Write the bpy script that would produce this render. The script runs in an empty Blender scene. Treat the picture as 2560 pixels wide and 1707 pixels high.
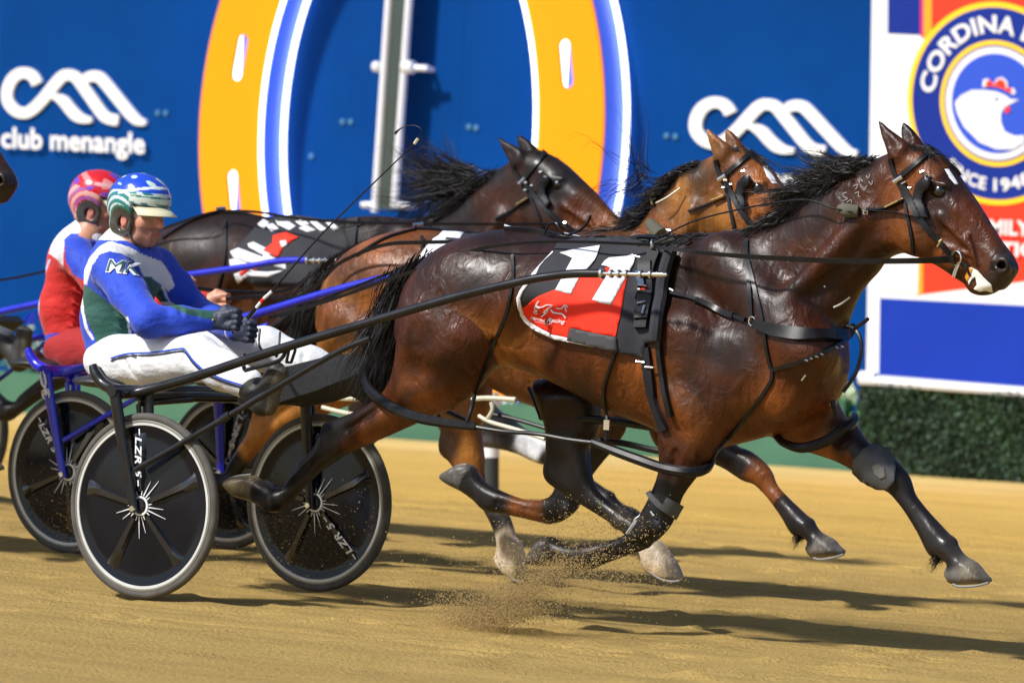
import bpy, math, random
import numpy as np
from mathutils import Vector, Matrix
from mathutils.bvhtree import BVHTree
from mathutils.geometry import delaunay_2d_cdt
random.seed(7); rng = np.random.default_rng(7)
SC = bpy.context.scene
COL = SC.collection
A = np.array
# ------------------------------------------------------------------ camera
FPX, HCAM = 12800.0, 1.3
YAW, PITCH, ROLL = math.radians(34), 0.0135, 0.047
_d = A([-math.sin(YAW)*math.cos(PITCH), math.cos(YAW)*math.cos(PITCH), -math.sin(PITCH)])
_r = np.cross(_d, [0, 0, 1]); _r /= np.linalg.norm(_r); _u = np.cross(_r, _d)
CR = math.cos(ROLL)*_r + math.sin(ROLL)*_u
CU = math.cos(ROLL)*_u - math.sin(ROLL)*_r
def ray(x, y): return _d + CR*((x-1280)/FPX) - CU*((y-853.5)/FPX)
_q = ray(350, 1495); CAM = -_q*(HCAM/-_q[2])
def P(x, y, Y):
    q = ray(x, y); return CAM + q*((Y-CAM[1])/q[1])
cam = bpy.data.cameras.new('camera'); cam.lens = 180; cam.sensor_width = 36
cam.clip_end = 2000; cam.dof.use_dof = True; cam.dof.focus_distance = 19.0; cam.dof.aperture_fstop = 4.5
co = bpy.data.objects.new('camera', cam); COL.objects.link(co)
co.matrix_world = Matrix([[CR[i], CU[i], -_d[i], CAM[i]] for i in range(3)] + [[0, 0, 0, 1]])
SC.camera = co
# ------------------------------------------------------------------ light
LDIR = Vector((0.29, 0.56, -0.64)).normalized()
w = bpy.data.worlds.new('World'); SC.world = w; w.use_nodes = True
wn = w.node_tree; bg = wn.nodes['Background']
sky = wn.nodes.new('ShaderNodeTexSky'); sky.sky_type = 'NISHITA'; sky.sun_disc = False
sky.sun_elevation = math.asin(-LDIR.z); sky.sun_rotation = math.atan2(-LDIR.x, -LDIR.y)
wn.links.new(sky.outputs[0], bg.inputs[0]); bg.inputs[1].default_value = 0.10
sl = bpy.data.lights.new('floodlight', 'SUN'); sl.energy = 4.3; sl.angle = math.radians(5.0); sl.color = (1, 0.975, 0.93)
so = bpy.data.objects.new('floodlight', sl); COL.objects.link(so)
so.rotation_euler = LDIR.to_track_quat('-Z', 'Y').to_euler(); so.location = (-5, -10, 14)
SC.view_settings.view_transform = 'Standard'; SC.view_settings.look = 'None'
SC.view_settings.exposure = 0.25; SC.view_settings.gamma = 1
# ------------------------------------------------------------------ materials
def S(r, g, b):
    f = lambda c: (c/255/12.92) if c/255 <= .04045 else ((c/255+.055)/1.055)**2.4
    return (f(r), f(g), f(b))
MATS = {}
def mat(name, col=(.5, .5, .5), rough=.5, metal=0, coat=0, bump=0, bscale=80, var=0, vscale=8, emit=None, es=0, vcol=False, spec=.5, sheen=0, stretch=(1, 1, 1), alpha=1):
    if name in MATS: return MATS[name]
    m = bpy.data.materials.new(name); m.use_nodes = True; t = m.node_tree; b = t.nodes['Principled BSDF']
    b.inputs['Base Color'].default_value = (*col, 1); b.inputs['Roughness'].default_value = rough
    b.inputs['Metallic'].default_value = metal; b.inputs['Coat Weight'].default_value = coat
    b.inputs['Coat Roughness'].default_value = .25
    b.inputs['Specular IOR Level'].default_value = spec; b.inputs['Sheen Weight'].default_value = sheen
    b.inputs['Alpha'].default_value = alpha
    if emit: b.inputs['Emission Color'].default_value = (*emit, 1); b.inputs['Emission Strength'].default_value = es
    src = None
    tc = t.nodes.new('ShaderNodeTexCoord'); mp = t.nodes.new('ShaderNodeMapping'); mp.inputs['Scale'].default_value = stretch
    t.links.new(tc.outputs['Object'], mp.inputs[0])
    if vcol:
        a = t.nodes.new('ShaderNodeAttribute'); a.attribute_name = 'Col'; src = a.outputs['Color']; t.links.new(src, b.inputs['Base Color'])
    if var:
        n = t.nodes.new('ShaderNodeTexNoise'); n.inputs['Scale'].default_value = vscale; n.inputs['Detail'].default_value = 6
        t.links.new(mp.outputs[0], n.inputs[0])
        r = t.nodes.new('ShaderNodeMapRange'); r.inputs[1].default_value = .3; r.inputs[2].default_value = .7
        r.inputs[3].default_value = 1-var; r.inputs[4].default_value = 1+var*.6; t.links.new(n.outputs[0], r.inputs[0])
        v = t.nodes.new('ShaderNodeVectorMath'); v.operation = 'SCALE'
        if src: t.links.new(src, v.inputs[0])
        else: v.inputs[0].default_value = col
        t.links.new(r.outputs[0], v.inputs['Scale']); t.links.new(v.outputs[0], b.inputs['Base Color'])
        r2 = t.nodes.new('ShaderNodeMapRange'); r2.inputs[3].default_value = max(.05, rough-.12); r2.inputs[4].default_value = min(1, rough+.12)
        t.links.new(n.outputs[0], r2.inputs[0]); t.links.new(r2.outputs[0], b.inputs['Roughness'])
    if bump:
        n = t.nodes.new('ShaderNodeTexNoise'); n.inputs['Scale'].default_value = bscale; n.inputs['Detail'].default_value = 5
        t.links.new(mp.outputs[0], n.inputs[0]); bp = t.nodes.new('ShaderNodeBump'); bp.inputs['Distance'].default_value = bump
        bp.inputs['Strength'].default_value = 1
        t.links.new(n.outputs[0], bp.inputs['Height']); t.links.new(bp.outputs[0], b.inputs['Normal'])
    MATS[name] = m; return m
def coat_mat(name, wet):
    m = bpy.data.materials.new(name); m.use_nodes = True; t = m.node_tree; b = t.nodes['Principled BSDF']; N = t.nodes.new; L = t.links.new
    tc = N('ShaderNodeTexCoord')
    def no(scl, st=(1, 1, 1), det=4, dis=0.):
        mp = N('ShaderNodeMapping'); mp.inputs['Scale'].default_value = st; L(tc.outputs['Object'], mp.inputs[0])
        n = N('ShaderNodeTexNoise'); n.inputs['Scale'].default_value = scl; n.inputs['Detail'].default_value = det; n.inputs['Distortion'].default_value = dis; L(mp.outputs[0], n.inputs[0]); return n.outputs[0]
    def mr(x, a, b_, c, d):
        r = N('ShaderNodeMapRange'); L(x, r.inputs[0])
        for i, q in enumerate((a, b_, c, d)): r.inputs[i+1].default_value = q
        return r.outputs[0]
    def ma(op, a, b_):
        n = N('ShaderNodeMath'); n.operation = op
        for i, q in enumerate((a, b_)):
            if isinstance(q, (int, float)): n.inputs[i].default_value = q
            else: L(q, n.inputs[i])
        return n.outputs[0]
    at = N('ShaderNodeAttribute'); at.attribute_name = 'Col'
    wr = no(9, (2.6, 1, .55), 3, .7); big = no(3.5, dis=.6); mid = no(13, (1.2, 1, .8), 5, .8); curl = no(34, (1.5, 1.2, .75), 4, 1.6); fine = no(110, (1, 1, 2.0), 2, .4)
    k = ma('MULTIPLY', mr(big, .34, .66, .45, 1.7), mr(wr, .3, .7, .80, 1.2))
    v = N('ShaderNodeVectorMath'); v.operation = 'SCALE'; L(at.outputs['Color'], v.inputs[0]); L(k, v.inputs['Scale']); L(v.outputs[0], b.inputs['Base Color'])
    L(mr(ma('ADD', ma('MULTIPLY', big, .5), ma('MULTIPLY', mid, .5)), .38, .62, 0.62-.14*wet, .38-.09*wet), b.inputs['Roughness'])
    b.inputs['Specular IOR Level'].default_value = .30; b.inputs['Coat Weight'].default_value = .035*wet; b.inputs['Coat Roughness'].default_value = .3
    h = ma('ADD', ma('ADD', ma('MULTIPLY', ma('MULTIPLY', wr, mr(mid, .4, .6, .3, 1.2)), 1.5), ma('MULTIPLY', ma('MULTIPLY', curl, mr(big, .40, .62, .1, 1.0)), 1.0)), ma('ADD', ma('MULTIPLY', fine, .14), ma('MULTIPLY', mid, 1.3)))
    sr = N('ShaderNodeSeparateColor'); L(at.outputs['Color'], sr.inputs[0]); bd = mr(sr.outputs[0], .012, .05, .22, 1.0)
    h = ma('MULTIPLY', h, bd)
    bp = N('ShaderNodeBump'); bp.inputs['Distance'].default_value = .0033*(.55+.45*wet); L(h, bp.inputs['Height']); L(bp.outputs[0], b.inputs['Normal'])
    return m
M_coat = coat_mat('horse_coat', 1.0); M_coat_dry = coat_mat('horse_coat_dry', .4)
M_hair = mat('horse_hair', (.011, .009, .009), .5, spec=.3, var=.4, vscale=30)
M_leather = mat('black_leather', (.009, .009, .011), .36, spec=.3, coat=.08, var=.3, vscale=30)
M_rubber = mat('black_webbing', (.012, .012, .015), .6, spec=.25)
M_steel = mat('steel', (.75, .75, .74), .22, metal=1)
M_brass = mat('brass', (.85, .62, .25), .25, metal=1)
M_rib = mat('rib_gloss', (.008, .009, .013), .08, coat=.6)
M_carbon = mat('black_paint', (.010, .010, .013), .3, spec=.35, coat=.2, var=.35, vscale=12)
M_blue = mat('blue_paint', S(24, 36, 200), .25, coat=.6, var=.15, vscale=9)
M_tyre = mat('dusty_tyre', (.085, .078, .068), .8, var=.35, vscale=14, bump=.001, bscale=200)
M_rim = mat('rim_white', (.62, .62, .60), .35, metal=.0, coat=.3, var=.12, vscale=10)
M_rimg = mat('rim_grey', (.24, .235, .21), .35, metal=.3, var=.2, vscale=10)
M_disc = mat('disc_black', (.006, .007, .012), .16, coat=0, spec=.28, var=.3, vscale=6)
M_white = mat('white_print', (.78, .78, .8), .5)
M_cloth = mat('cloth_dye', vcol=True, rough=.75, sheen=.15, bump=.022, bscale=8, var=.12, vscale=7, stretch=(1, 1, 1.7))
M_cloth2 = mat('cloth_dye_dusty', vcol=True, rough=.8, sheen=.1, bump=.016, bscale=10, var=.16, vscale=6, stretch=(.8, 1, 1.6))
M_skin = mat('skin', vcol=True, rough=.48, bump=.001, bscale=90, var=.1, vscale=30)
M_glove = mat('navy_glove', (.028, .035, .065), .55, bump=.003, bscale=90, var=.2, vscale=30)
M_pad = mat('grey_neoprene', (.065, .067, .072), .5, var=.3, vscale=20, bump=.001, bscale=120)
M_red = mat('red_cloth', S(250, 45, 8), .75, bump=.004, bscale=14)
M_bcloth = mat('black_cloth', (.020, .020, .027), .8, bump=.004, bscale=16, var=.15, vscale=12)
M_wcloth = mat('white_cloth', (.76, .76, .80), .8, bump=.004, bscale=14)
M_cream = mat('cream_plastic', (.62, .58, .42), .4, var=.1, vscale=20)
M_eye = mat('dark_eye', (.006, .005, .004), .06, coat=1)
M_hoof = mat('hoof_horn', (.17, .15, .13), .55, var=.4, vscale=25, bump=.001, bscale=120)
M_foam = mat('foam', (.8, .78, .7), .6)
M_lens = mat('clear_lens', (.55, .5, .45), .05, coat=1, alpha=.28)
# ------------------------------------------------------------------ scene graph helpers
def link(o, parent=None):
    COL.objects.link(o)
    if parent is not None: o.parent = parent
    return o
def thing(name, loc, label, cat, group=None):
    o = bpy.data.objects.new(name, None); o.location = loc; o.empty_display_size = .1; link(o)
    o['label'] = label; o['category'] = cat
    if group: o['group'] = group
    return o
def tag(o, label=None, cat=None, group=None, kind=None):
    if label: o['label'] = label
    if cat: o['category'] = cat
    if group: o['group'] = group
    if kind: o['kind'] = kind
    return o
def wloc(o):
    v = Vector((0, 0, 0))
    while o is not None: v = v + o.location; o = o.parent
    return A(v)
def obj(name, verts, faces, m, parent=None, smooth=True, cols=None, loc=None):
    """verts are in world space; the mesh becomes local to its parent, or to loc"""
    verts = np.asarray(verts, float)
    if parent is not None: verts = verts - wloc(parent)
    elif loc is not None: verts = verts - A(loc)
    me = bpy.data.meshes.new(name)
    if isinstance(faces, np.ndarray):
        n = len(faces); k = faces.shape[1]
        me.vertices.add(len(verts)); me.vertices.foreach_set('co', verts.astype(np.float32).ravel())
        me.loops.add(n*k); me.loops.foreach_set('vertex_index', faces.astype(np.int32).ravel())
        me.polygons.add(n); me.polygons.foreach_set('loop_start', np.arange(0, n*k, k, dtype=np.int32))
        me.update(calc_edges=True)
    else: me.from_pydata([tuple(v) for v in verts], [], faces)
    if cols is not None:
        a = me.color_attributes.new('Col', 'FLOAT_COLOR', 'POINT')
        c = np.ones((len(verts), 4), np.float32); c[:, :3] = cols; a.data.foreach_set('color', c.ravel())
    me.validate()
    me.polygons.foreach_set('use_smooth', [smooth]*len(me.polygons)); me.materials.append(m); me.update()
    o = bpy.data.objects.new(name, me); link(o, parent)
    if parent is None and loc is not None: o.location = loc
    return o
def copy_tree(o, parent=None):
    c = o.copy(); COL.objects.link(c); c.parent = parent
    for ch in [x for x in bpy.data.objects if x.parent == o]: copy_tree(ch, c)
    return c
def spline(pts, n=6, closed=False):
    pts = np.asarray(pts, float); N = len(pts); out = []
    if N < 3 and not closed:
        return A([pts[0]+(pts[-1]-pts[0])*t for t in np.linspace(0, 1, n+1)])
    for i in range(N if closed else N-1):
        g = (lambda j: pts[j % N]) if closed else (lambda j: pts[min(max(j, 0), N-1)])
        p0, p1, p2, p3 = g(i-1), g(i), g(i+1), g(i+2)
        for s in range(n):
            t = s/n
            out.append(.5*((2*p1)+(-p0+p2)*t+(2*p0-5*p1+4*p2-p3)*t*t+(-p0+3*p1-3*p2+p3)*t**3))
    if not closed: out.append(pts[-1])
    return A(out)
def frames(p):
    t = np.gradient(p, axis=0); t /= np.linalg.norm(t, axis=1)[:, None]+1e-9
    up = A([0, 0, 1.]) if abs(t[0][2]) < .9 else A([0, 1., 0]); n = np.cross(t[0], up); n /= np.linalg.norm(n); N = [n]
    for i in range(1, len(p)):
        n = N[-1]-t[i]*np.dot(N[-1], t[i]); l = np.linalg.norm(n); N.append(n/l if l > 1e-6 else N[-1])
    N = A(N); return t, N, np.cross(t, N)
class MB:
    def __init__(s): s.v = []; s.f = []
    def add(s, v, f):
        o = sum(len(x) for x in s.v); s.v.append(np.asarray(v, float)); s.f += [tuple(i+o for i in q) for q in f]; return s
    def tube(s, pts, r, seg=8, n=5, smooth=True, flat=1):
        p = spline(pts, n) if smooth and len(pts) > 2 else np.asarray(pts, float)
        rr = np.interp(np.linspace(0, 1, len(p)), np.linspace(0, 1, len(r)), r) if hasattr(r, '__len__') else np.full(len(p), r)
        t, N, B = frames(p); a = np.linspace(0, 2*np.pi, seg, endpoint=False)
        v = (p[:, None]+rr[:, None, None]*(np.cos(a)[None, :, None]*N[:, None]+flat*np.sin(a)[None, :, None]*B[:, None])).reshape(-1, 3)
        f = [(i*seg+j, i*seg+(j+1) % seg, (i+1)*seg+(j+1) % seg, (i+1)*seg+j) for i in range(len(p)-1) for j in range(seg)]
        f += [tuple(range(seg))[::-1], tuple((len(p)-1)*seg+j for j in range(seg))]
        return s.add(v, f)
    def box(s, c, h, rot=None):
        v = A([(x, y, z) for x in (-1, 1) for y in (-1, 1) for z in (-1, 1)], float)*h
        if rot is not None: v = v@np.asarray(rot).T
        return s.add(v+A(c), [(0, 1, 3, 2), (4, 6, 7, 5), (0, 4, 5, 1), (2, 3, 7, 6), (0, 2, 6, 4), (1, 5, 7, 3)])
    def ring(s, c, ax, R, prof, seg=64):
        """lathe round axis ax: prof = [(radius, offset along axis)] closed"""
        ax = A(ax, float); ax /= np.linalg.norm(ax); e1 = np.cross(ax, [0.3, 0, 1]); e1 /= np.linalg.norm(e1); e2 = np.cross(ax, e1)
        a = np.linspace(0, 2*np.pi, seg, endpoint=False); K = len(prof)
        v = A([[A(c)+(np.cos(t)*e1+np.sin(t)*e2)*r+ax*z for (r, z) in prof] for t in a]).reshape(-1, 3)
        f = [(i*K+j, i*K+(j+1) % K, ((i+1) % seg)*K+(j+1) % K, ((i+1) % seg)*K+j) for i in range(seg) for j in range(K)]
        return s.add(v, f)
    def prism(s, outline, depth):
        """outline: list of 3D points (front), extruded by vector depth"""
        o = np.asarray(outline, float); n = len(o); d = A(depth, float)
        return s.add(np.vstack([o, o+d]), [tuple(range(n)), tuple(range(2*n-1, n-1, -1))]+[(i, i+n, (i+1) % n+n, (i+1) % n) for i in range(n)])
    def build(s, name, m, parent=None, smooth=True, loc=None, cols=None):
        o = obj(name, np.vstack(s.v), s.f, m, parent, smooth, cols, loc)
        if smooth:
            me = o.data; me.set_sharp_from_angle(angle=math.radians(42))
        return o
# ------------------------------------------------------------------ implicit surfaces
class Field:
    def __init__(s, lo, hi, h):
        s.lo = A(lo, float); s.h = h; s.n = np.ceil((A(hi)-s.lo)/h).astype(int)+1
        s.ax = [s.lo[i]+h*np.arange(s.n[i]) for i in range(3)]
        s.f = np.full(s.n, .4, np.float32); s.lab = np.zeros(s.n, np.uint8)
    def box(s, lo, hi, m):
        i0 = np.clip(np.floor((A(lo)-m-s.lo)/s.h).astype(int), 0, s.n-1); i1 = np.clip(np.ceil((A(hi)+m-s.lo)/s.h).astype(int)+1, 1, s.n)
        sl = tuple(slice(a, b) for a, b in zip(i0, i1))
        return sl, s.ax[0][sl[0]][:, None, None], s.ax[1][sl[1]][None, :, None], s.ax[2][sl[2]][None, None, :]
    def put(s, sl, d, k, lab):
        f = s.f[sl]
        if lab is not None: s.lab[sl][d < f] = lab
        h = np.maximum(k-np.abs(f-d), 0)/max(k, 1e-6); s.f[sl] = np.minimum(f, d)-h*h*k*.25
    def cut(s, sl, d, k):
        f = s.f[sl]; d = -d; h = np.maximum(k-np.abs(f-d), 0)/max(k, 1e-6); s.f[sl] = np.maximum(f, d)+h*h*k*.25
    def cone(s, a, b, ra, rb, k=.02, lab=None, sy=1., cut=False):
        a = A(a, float); b = A(b, float); R = max(ra, rb); lo = np.minimum(a, b)-R; hi = np.maximum(a, b)+R
        sl, x, y, z = s.box(lo, hi, k+2.5*s.h+.01); e = b-a; e2 = e.copy(); e2[1] /= sy; L = max((e2*e2).sum(), 1e-9)
        X = x-a[0]; Y = (y-a[1])/sy; Z = z-a[2]
        t = np.clip((X*e2[0]+Y*e2[1]+Z*e2[2])/L, 0, 1)
        d = np.sqrt((X-t*e2[0])**2+(Y-t*e2[1])**2+(Z-t*e2[2])**2)-(ra+(rb-ra)*t)
        if sy < 1: d = d*(.5+.5*sy)
        (s.cut(sl, d, k) if cut else s.put(sl, d, k, lab))
    def chain(s, pts, rs, k=.02, lab=None, sy=1.):
        for i in range(len(pts)-1): s.cone(pts[i], pts[i+1], rs[i], rs[i+1], k, lab, sy)
    def ell(s, c, r, k=.02, lab=None, rot=None, cut=False):
        r = A(r, float); R = r.max() if rot is not None else r
        sl, x, y, z = s.box(A(c)-R, A(c)+R, k+2.5*s.h+.01); X = x-c[0]; Y = y-c[1]; Z = z-c[2]
        if rot is not None:
            q = np.asarray(rot).T; X, Y, Z = (q[0, 0]*X+q[0, 1]*Y+q[0, 2]*Z, q[1, 0]*X+q[1, 1]*Y+q[1, 2]*Z, q[2, 0]*X+q[2, 1]*Y+q[2, 2]*Z)
        k0 = np.sqrt((X/r[0])**2+(Y/r[1])**2+(Z/r[2])**2); k1 = np.sqrt((X/r[0]**2)**2+(Y/r[1]**2)**2+(Z/r[2]**2)**2)+1e-6
        d = k0*(k0-1)/k1; (s.cut(sl, d, k) if cut else s.put(sl, d, k, lab))
    def poly(s, pts, yc, ctrl, k=.03, lab=None, shrink=0.):
        """silhouette in the x-z plane inflated sideways: ctrl = (x, z, W, R)"""
        p = np.asarray(pts, float); c = A(ctrl); Wm = c[:, 2].max()
        sl, x, y, z = s.box((p[:, 0].min(), yc-Wm, p[:, 1].min()), (p[:, 0].max(), yc+Wm, p[:, 1].max()), k+2.5*s.h+.01)
        X = np.broadcast_to(x[:, 0, :], (x.shape[0], z.shape[2])); Z = np.broadcast_to(z[:, 0, :], X.shape)
        d = np.full(X.shape, 1e9); sg = np.zeros(X.shape, bool); N = len(p)
        for i in range(N):
            a = p[i]; b = p[(i+1) % N]; e = b-a; L = e@e+1e-12
            t = np.clip(((X-a[0])*e[0]+(Z-a[1])*e[1])/L, 0, 1)
            d = np.minimum(d, (X-a[0]-t*e[0])**2+(Z-a[1]-t*e[1])**2)
            cr = ((a[1] > Z) != (b[1] > Z)) & (X < (b[0]-a[0])*(Z-a[1])/(b[1]-a[1]+1e-12)+a[0]); sg ^= cr
        d = np.sqrt(d); d = np.where(sg, -d, d)+shrink
        W = np.zeros(X.shape); R = np.zeros(X.shape); T = np.zeros(X.shape)
        for (cx, cz, cw, cr) in ctrl:
            g = 1/((X-cx)**2+(Z-cz)**2+.002)**2; W += g*cw; R += g*cr; T += g
        W /= T; R /= T
        q = np.maximum(R+d, 0)/R
        F = (np.sqrt(q[:, None, :]**2+((y-yc)/W[:, None, :])**2)-1)*np.minimum(R, W)[:, None, :]
        s.put(sl, F.astype(np.float32), k, lab)
    def mesh(s):
        f = s.f; n = f.shape; sg = f < 0
        cs = [(a, b, c) for a in (0, 1) for b in (0, 1) for c in (0, 1)]
        cnt = np.zeros([m-1 for m in n], np.uint8)
        for a, b, c in cs: cnt += sg[a:n[0]-1+a, b:n[1]-1+b, c:n[2]-1+c]
        I, J, K = np.nonzero((cnt > 0) & (cnt < 8))
        val = {c: f[I+c[0], J+c[1], K+c[2]] for c in cs}
        acc = np.zeros((len(I), 3)); num = np.zeros(len(I))
        for c in cs:
            for ax in range(3):
                if c[ax]: continue
                e = list(c); e[ax] = 1; e = tuple(e); va, vb = val[c], val[e]; m = (va < 0) != (vb < 0)
                t = np.where(m, va/np.where(m, va-vb, 1), 0); q = np.tile(A(c, float), (len(I), 1)); q[:, ax] += t
                acc[m] += q[m]; num[m] += 1
        v = acc/num[:, None]+np.stack([I, J, K], 1)
        idx = np.full([m-1 for m in n], -1, np.int64); idx[I, J, K] = np.arange(len(I)); F = []
        for ax in range(3):
            a1, a2 = [(1, 2), (2, 0), (0, 1)][ax]
            s0 = [slice(None)]*3; s1 = [slice(None)]*3; s0[ax] = slice(0, -1); s1[ax] = slice(1, None)
            u, w_ = sg[tuple(s0)], sg[tuple(s1)]; E = np.stack(np.nonzero(u != w_), 1)
            E = E[(E[:, a1] > 0) & (E[:, a2] > 0) & (E[:, a1] < n[a1]-1) & (E[:, a2] < n[a2]-1)]
            fl = u[E[:, 0], E[:, 1], E[:, 2]]; quad = []
            for (p1, p2) in ((1, 1), (0, 1), (0, 0), (1, 0)):
                G = E.copy(); G[:, a1] -= p1; G[:, a2] -= p2; quad.append(idx[G[:, 0], G[:, 1], G[:, 2]])
            Q = np.stack(quad, 1); Q[~fl] = Q[~fl][:, ::-1]; F.append(Q)
        F = np.vstack(F); F = F[(F >= 0).all(1)]
        lab = s.lab[I, J, K]
        return s.lo+v*s.h, F, lab
def idw(x, z, ctrl, p=2.0, eps=.0008):
    """colour by nearest control points (x, z, (r,g,b))"""
    c = np.zeros((len(x), 3)); T = np.zeros(len(x))
    for (cx, cz, col) in ctrl:
        g = 1/((x-cx)**2+(z-cz)**2+eps)**p; c += g[:, None]*A(col); T += g
    return c/T[:, None]
# ------------------------------------------------------------------ laying things on a surface
class Surf:
    def __init__(s, v, f): s.b = BVHTree.FromPolygons(v.tolist(), f.tolist())
    def hit(s, x, y, Yf=None):
        q = ray(x, y); q = q/np.linalg.norm(q)
        h = s.b.ray_cast(Vector(CAM), Vector(q))
        if h[0] is None: return None, None
        n = A(h[1]); n = n if n@q < 0 else -n
        return A(h[0]), n
def lay(sf, pts, off, Yf):
    """pixels -> points on the surface; where the ray misses, carry on at the depth of the neighbours"""
    D = []; N = []
    for (x, y) in pts:
        h, n = sf.hit(x, y); q = ray(x, y)
        D.append(np.nan if h is None else (h-CAM)@_d/(q@_d)); N.append(-_d if n is None else n)
    D = A(D); ok = ~np.isnan(D)
    if not ok.any(): D = A([(Yf-CAM[1])/ray(x, y)[1] for x, y in pts])
    else: D = np.interp(np.arange(len(D)), np.nonzero(ok)[0], D[ok])
    return D, A(N)
def strap(sf, pts, wd, m, parent, name='strap', th=.004, off=.004, Yf=.3, n=6, sm=2, build=True, mb=None):
    pp = spline(pts, n); D, N = lay(sf, pp, off, Yf)
    for _ in range(sm):
        Dm = np.minimum(D, np.convolve(np.pad(D, 1, 'edge'), [.25, .5, .25], 'valid')); D = Dm
        N = A([N[max(i-1, 0)]+2*N[i]+N[min(i+1, len(N)-1)] for i in range(len(N))])
    N /= np.linalg.norm(N, axis=1)[:, None]
    p = A([CAM+ray(x, y)*d for (x, y), d in zip(pp, D)])+N*off
    t = np.gradient(p, axis=0); t /= np.linalg.norm(t, axis=1)[:, None]+1e-9; B = np.cross(N, t); B /= np.linalg.norm(B, axis=1)[:, None]+1e-9
    ww = np.interp(np.linspace(0, 1, len(p)), np.linspace(0, 1, len(wd)), wd)[:, None] if hasattr(wd, '__len__') else wd
    v = np.stack([p-B*ww/2-N*off, p-B*ww/2+N*th, p+B*ww/2+N*th, p+B*ww/2-N*off], 1).reshape(-1, 3)
    f = [(i*4+j, i*4+(j+1) % 4, i*4+4+(j+1) % 4, i*4+4+j) for i in range(len(p)-1) for j in range(4)]+[(0, 3, 2, 1), tuple(len(v)-4+j for j in range(4))]
    M = mb or MB(); M.add(v, f)
    return M.build(name, m, parent) if build and mb is None else p
def inside(P2, poly):
    x, y = P2; c = False; n = len(poly)
    for i in range(n):
        a = poly[i]; b = poly[i-1]
        if (a[1] > y) != (b[1] > y) and x < (b[0]-a[0])*(y-a[1])/(b[1]-a[1])+a[0]: c = not c
    return c
def patch(sf, poly, off, m, parent, name, th=.006, Yf=.3, step=12, cols=None, edge=None, build=True):
    poly = [tuple(p) for p in poly]; P2 = A(poly); pts = []; bd = []
    for i in range(len(poly)):
        a = A(poly[i]); b = A(poly[(i+1) % len(poly)]); k = max(1, int(np.linalg.norm(b-a)/step)); bd += [a+(b-a)*j/k for j in range(k)]
    pts = list(bd); n0 = len(pts)
    for gx in np.arange(P2[:, 0].min()+step/2, P2[:, 0].max(), step):
        for gy in np.arange(P2[:, 1].min()+step/2, P2[:, 1].max(), step):
            if inside((gx, gy), poly) and min(np.linalg.norm(A(bd)-A((gx, gy)), axis=1)) > step*.45: pts.append(A((gx, gy)))
    vs, _, fs, *_r2 = delaunay_2d_cdt([Vector((p[0], p[1])) for p in pts], [(i, (i+1) % n0) for i in range(n0)], [], 0, 1e-4)
    fs = [f for f in fs if inside(sum((A(vs[i]) for i in f))/len(f), poly)]
    W = []; NN = []
    for q in vs:
        h, n = sf.hit(q[0], q[1]); W.append(h); NN.append(n)
    good = [i for i, h in enumerate(W) if h is not None]
    for i, h in enumerate(W):
        if h is None:
            if good:
                j = min(good, key=lambda g: (vs[g]-vs[i]).length); dd = (W[j]-CAM)@_d; q = ray(*vs[i]); W[i] = CAM+q*(dd/(q@_d)); NN[i] = NN[j]
            else: W[i] = P(vs[i][0], vs[i][1], Yf); NN[i] = -_d
    W = A(W); NN = A(NN); NN = NN*.6+A([-.1, -1, .1])*.4; NN /= np.linalg.norm(NN, axis=1)[:, None]
    top = W+NN*off; bot = W+NN*max(off-th, -.004); n = len(vs)
    F = []
    for f in fs:
        a, b, c = top[f[0]], top[f[1]], top[f[2]]; nn = np.cross(b-a, c-a)
        f = tuple(f) if nn@NN[f[0]] > 0 else tuple(f)[::-1]; F.append(f); F.append(tuple(i+n for i in f[::-1]))
    ec = {}
    for f in F[::2]:
        for i in range(len(f)): ec[(f[i], f[(i+1) % len(f)])] = 1
    for (a, b) in list(ec):
        if (b, a) not in ec: F.append((b, a, a+n, b+n))
    cc = None
    if cols is not None: cc = [cols(p[0], p[1]) for p in vs]*2
    return obj(name, np.vstack([top, bot]), F, m, parent, True, cc)
def sc(pts, s, ox, oy): return [(ox+x*s, oy+y*s) for x, y in pts]
def textmesh(body, size=1, bold=.0, space=1.0, extr=0.0, shear=0):
    c = bpy.data.curves.new('t', 'FONT'); c.body = body; c.size = size; c.offset = bold; c.space_character = space; c.extrude = extr; c.shear = shear; c.resolution_u = 4
    o = bpy.data.objects.new('t', c); COL.objects.link(o); dg = bpy.context.evaluated_depsgraph_get()
    me = bpy.data.meshes.new_from_object(o.evaluated_get(dg)); v = A([tuple(q.co) for q in me.vertices]); f = [tuple(p.vertices) for p in me.polygons]
    bpy.data.objects.remove(o); bpy.data.meshes.remove(me); bpy.data.curves.remove(c); return v, f
def textpx(body, x0, y0, x1, y1, h, bold=.0, shear=0, space=1.):
    """text as pixel coordinates: baseline from (x0,y0) to (x1,y1), x-height scale h = capital height in px"""
    v, f = textmesh(body, 1, bold, space, 0, shear); w_ = v[:, 0].max()-v[:, 0].min(); v[:, 0] -= v[:, 0].min()
    e = A([x1-x0, y1-y0], float); u = v[:, 0:1]/w_*e[None]; cap = .70
    up = A([e[1], -e[0]])/np.linalg.norm(e)
    return A([x0, y0])[None]+u+(v[:, 1:2]/cap*h)*up[None], f
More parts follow.
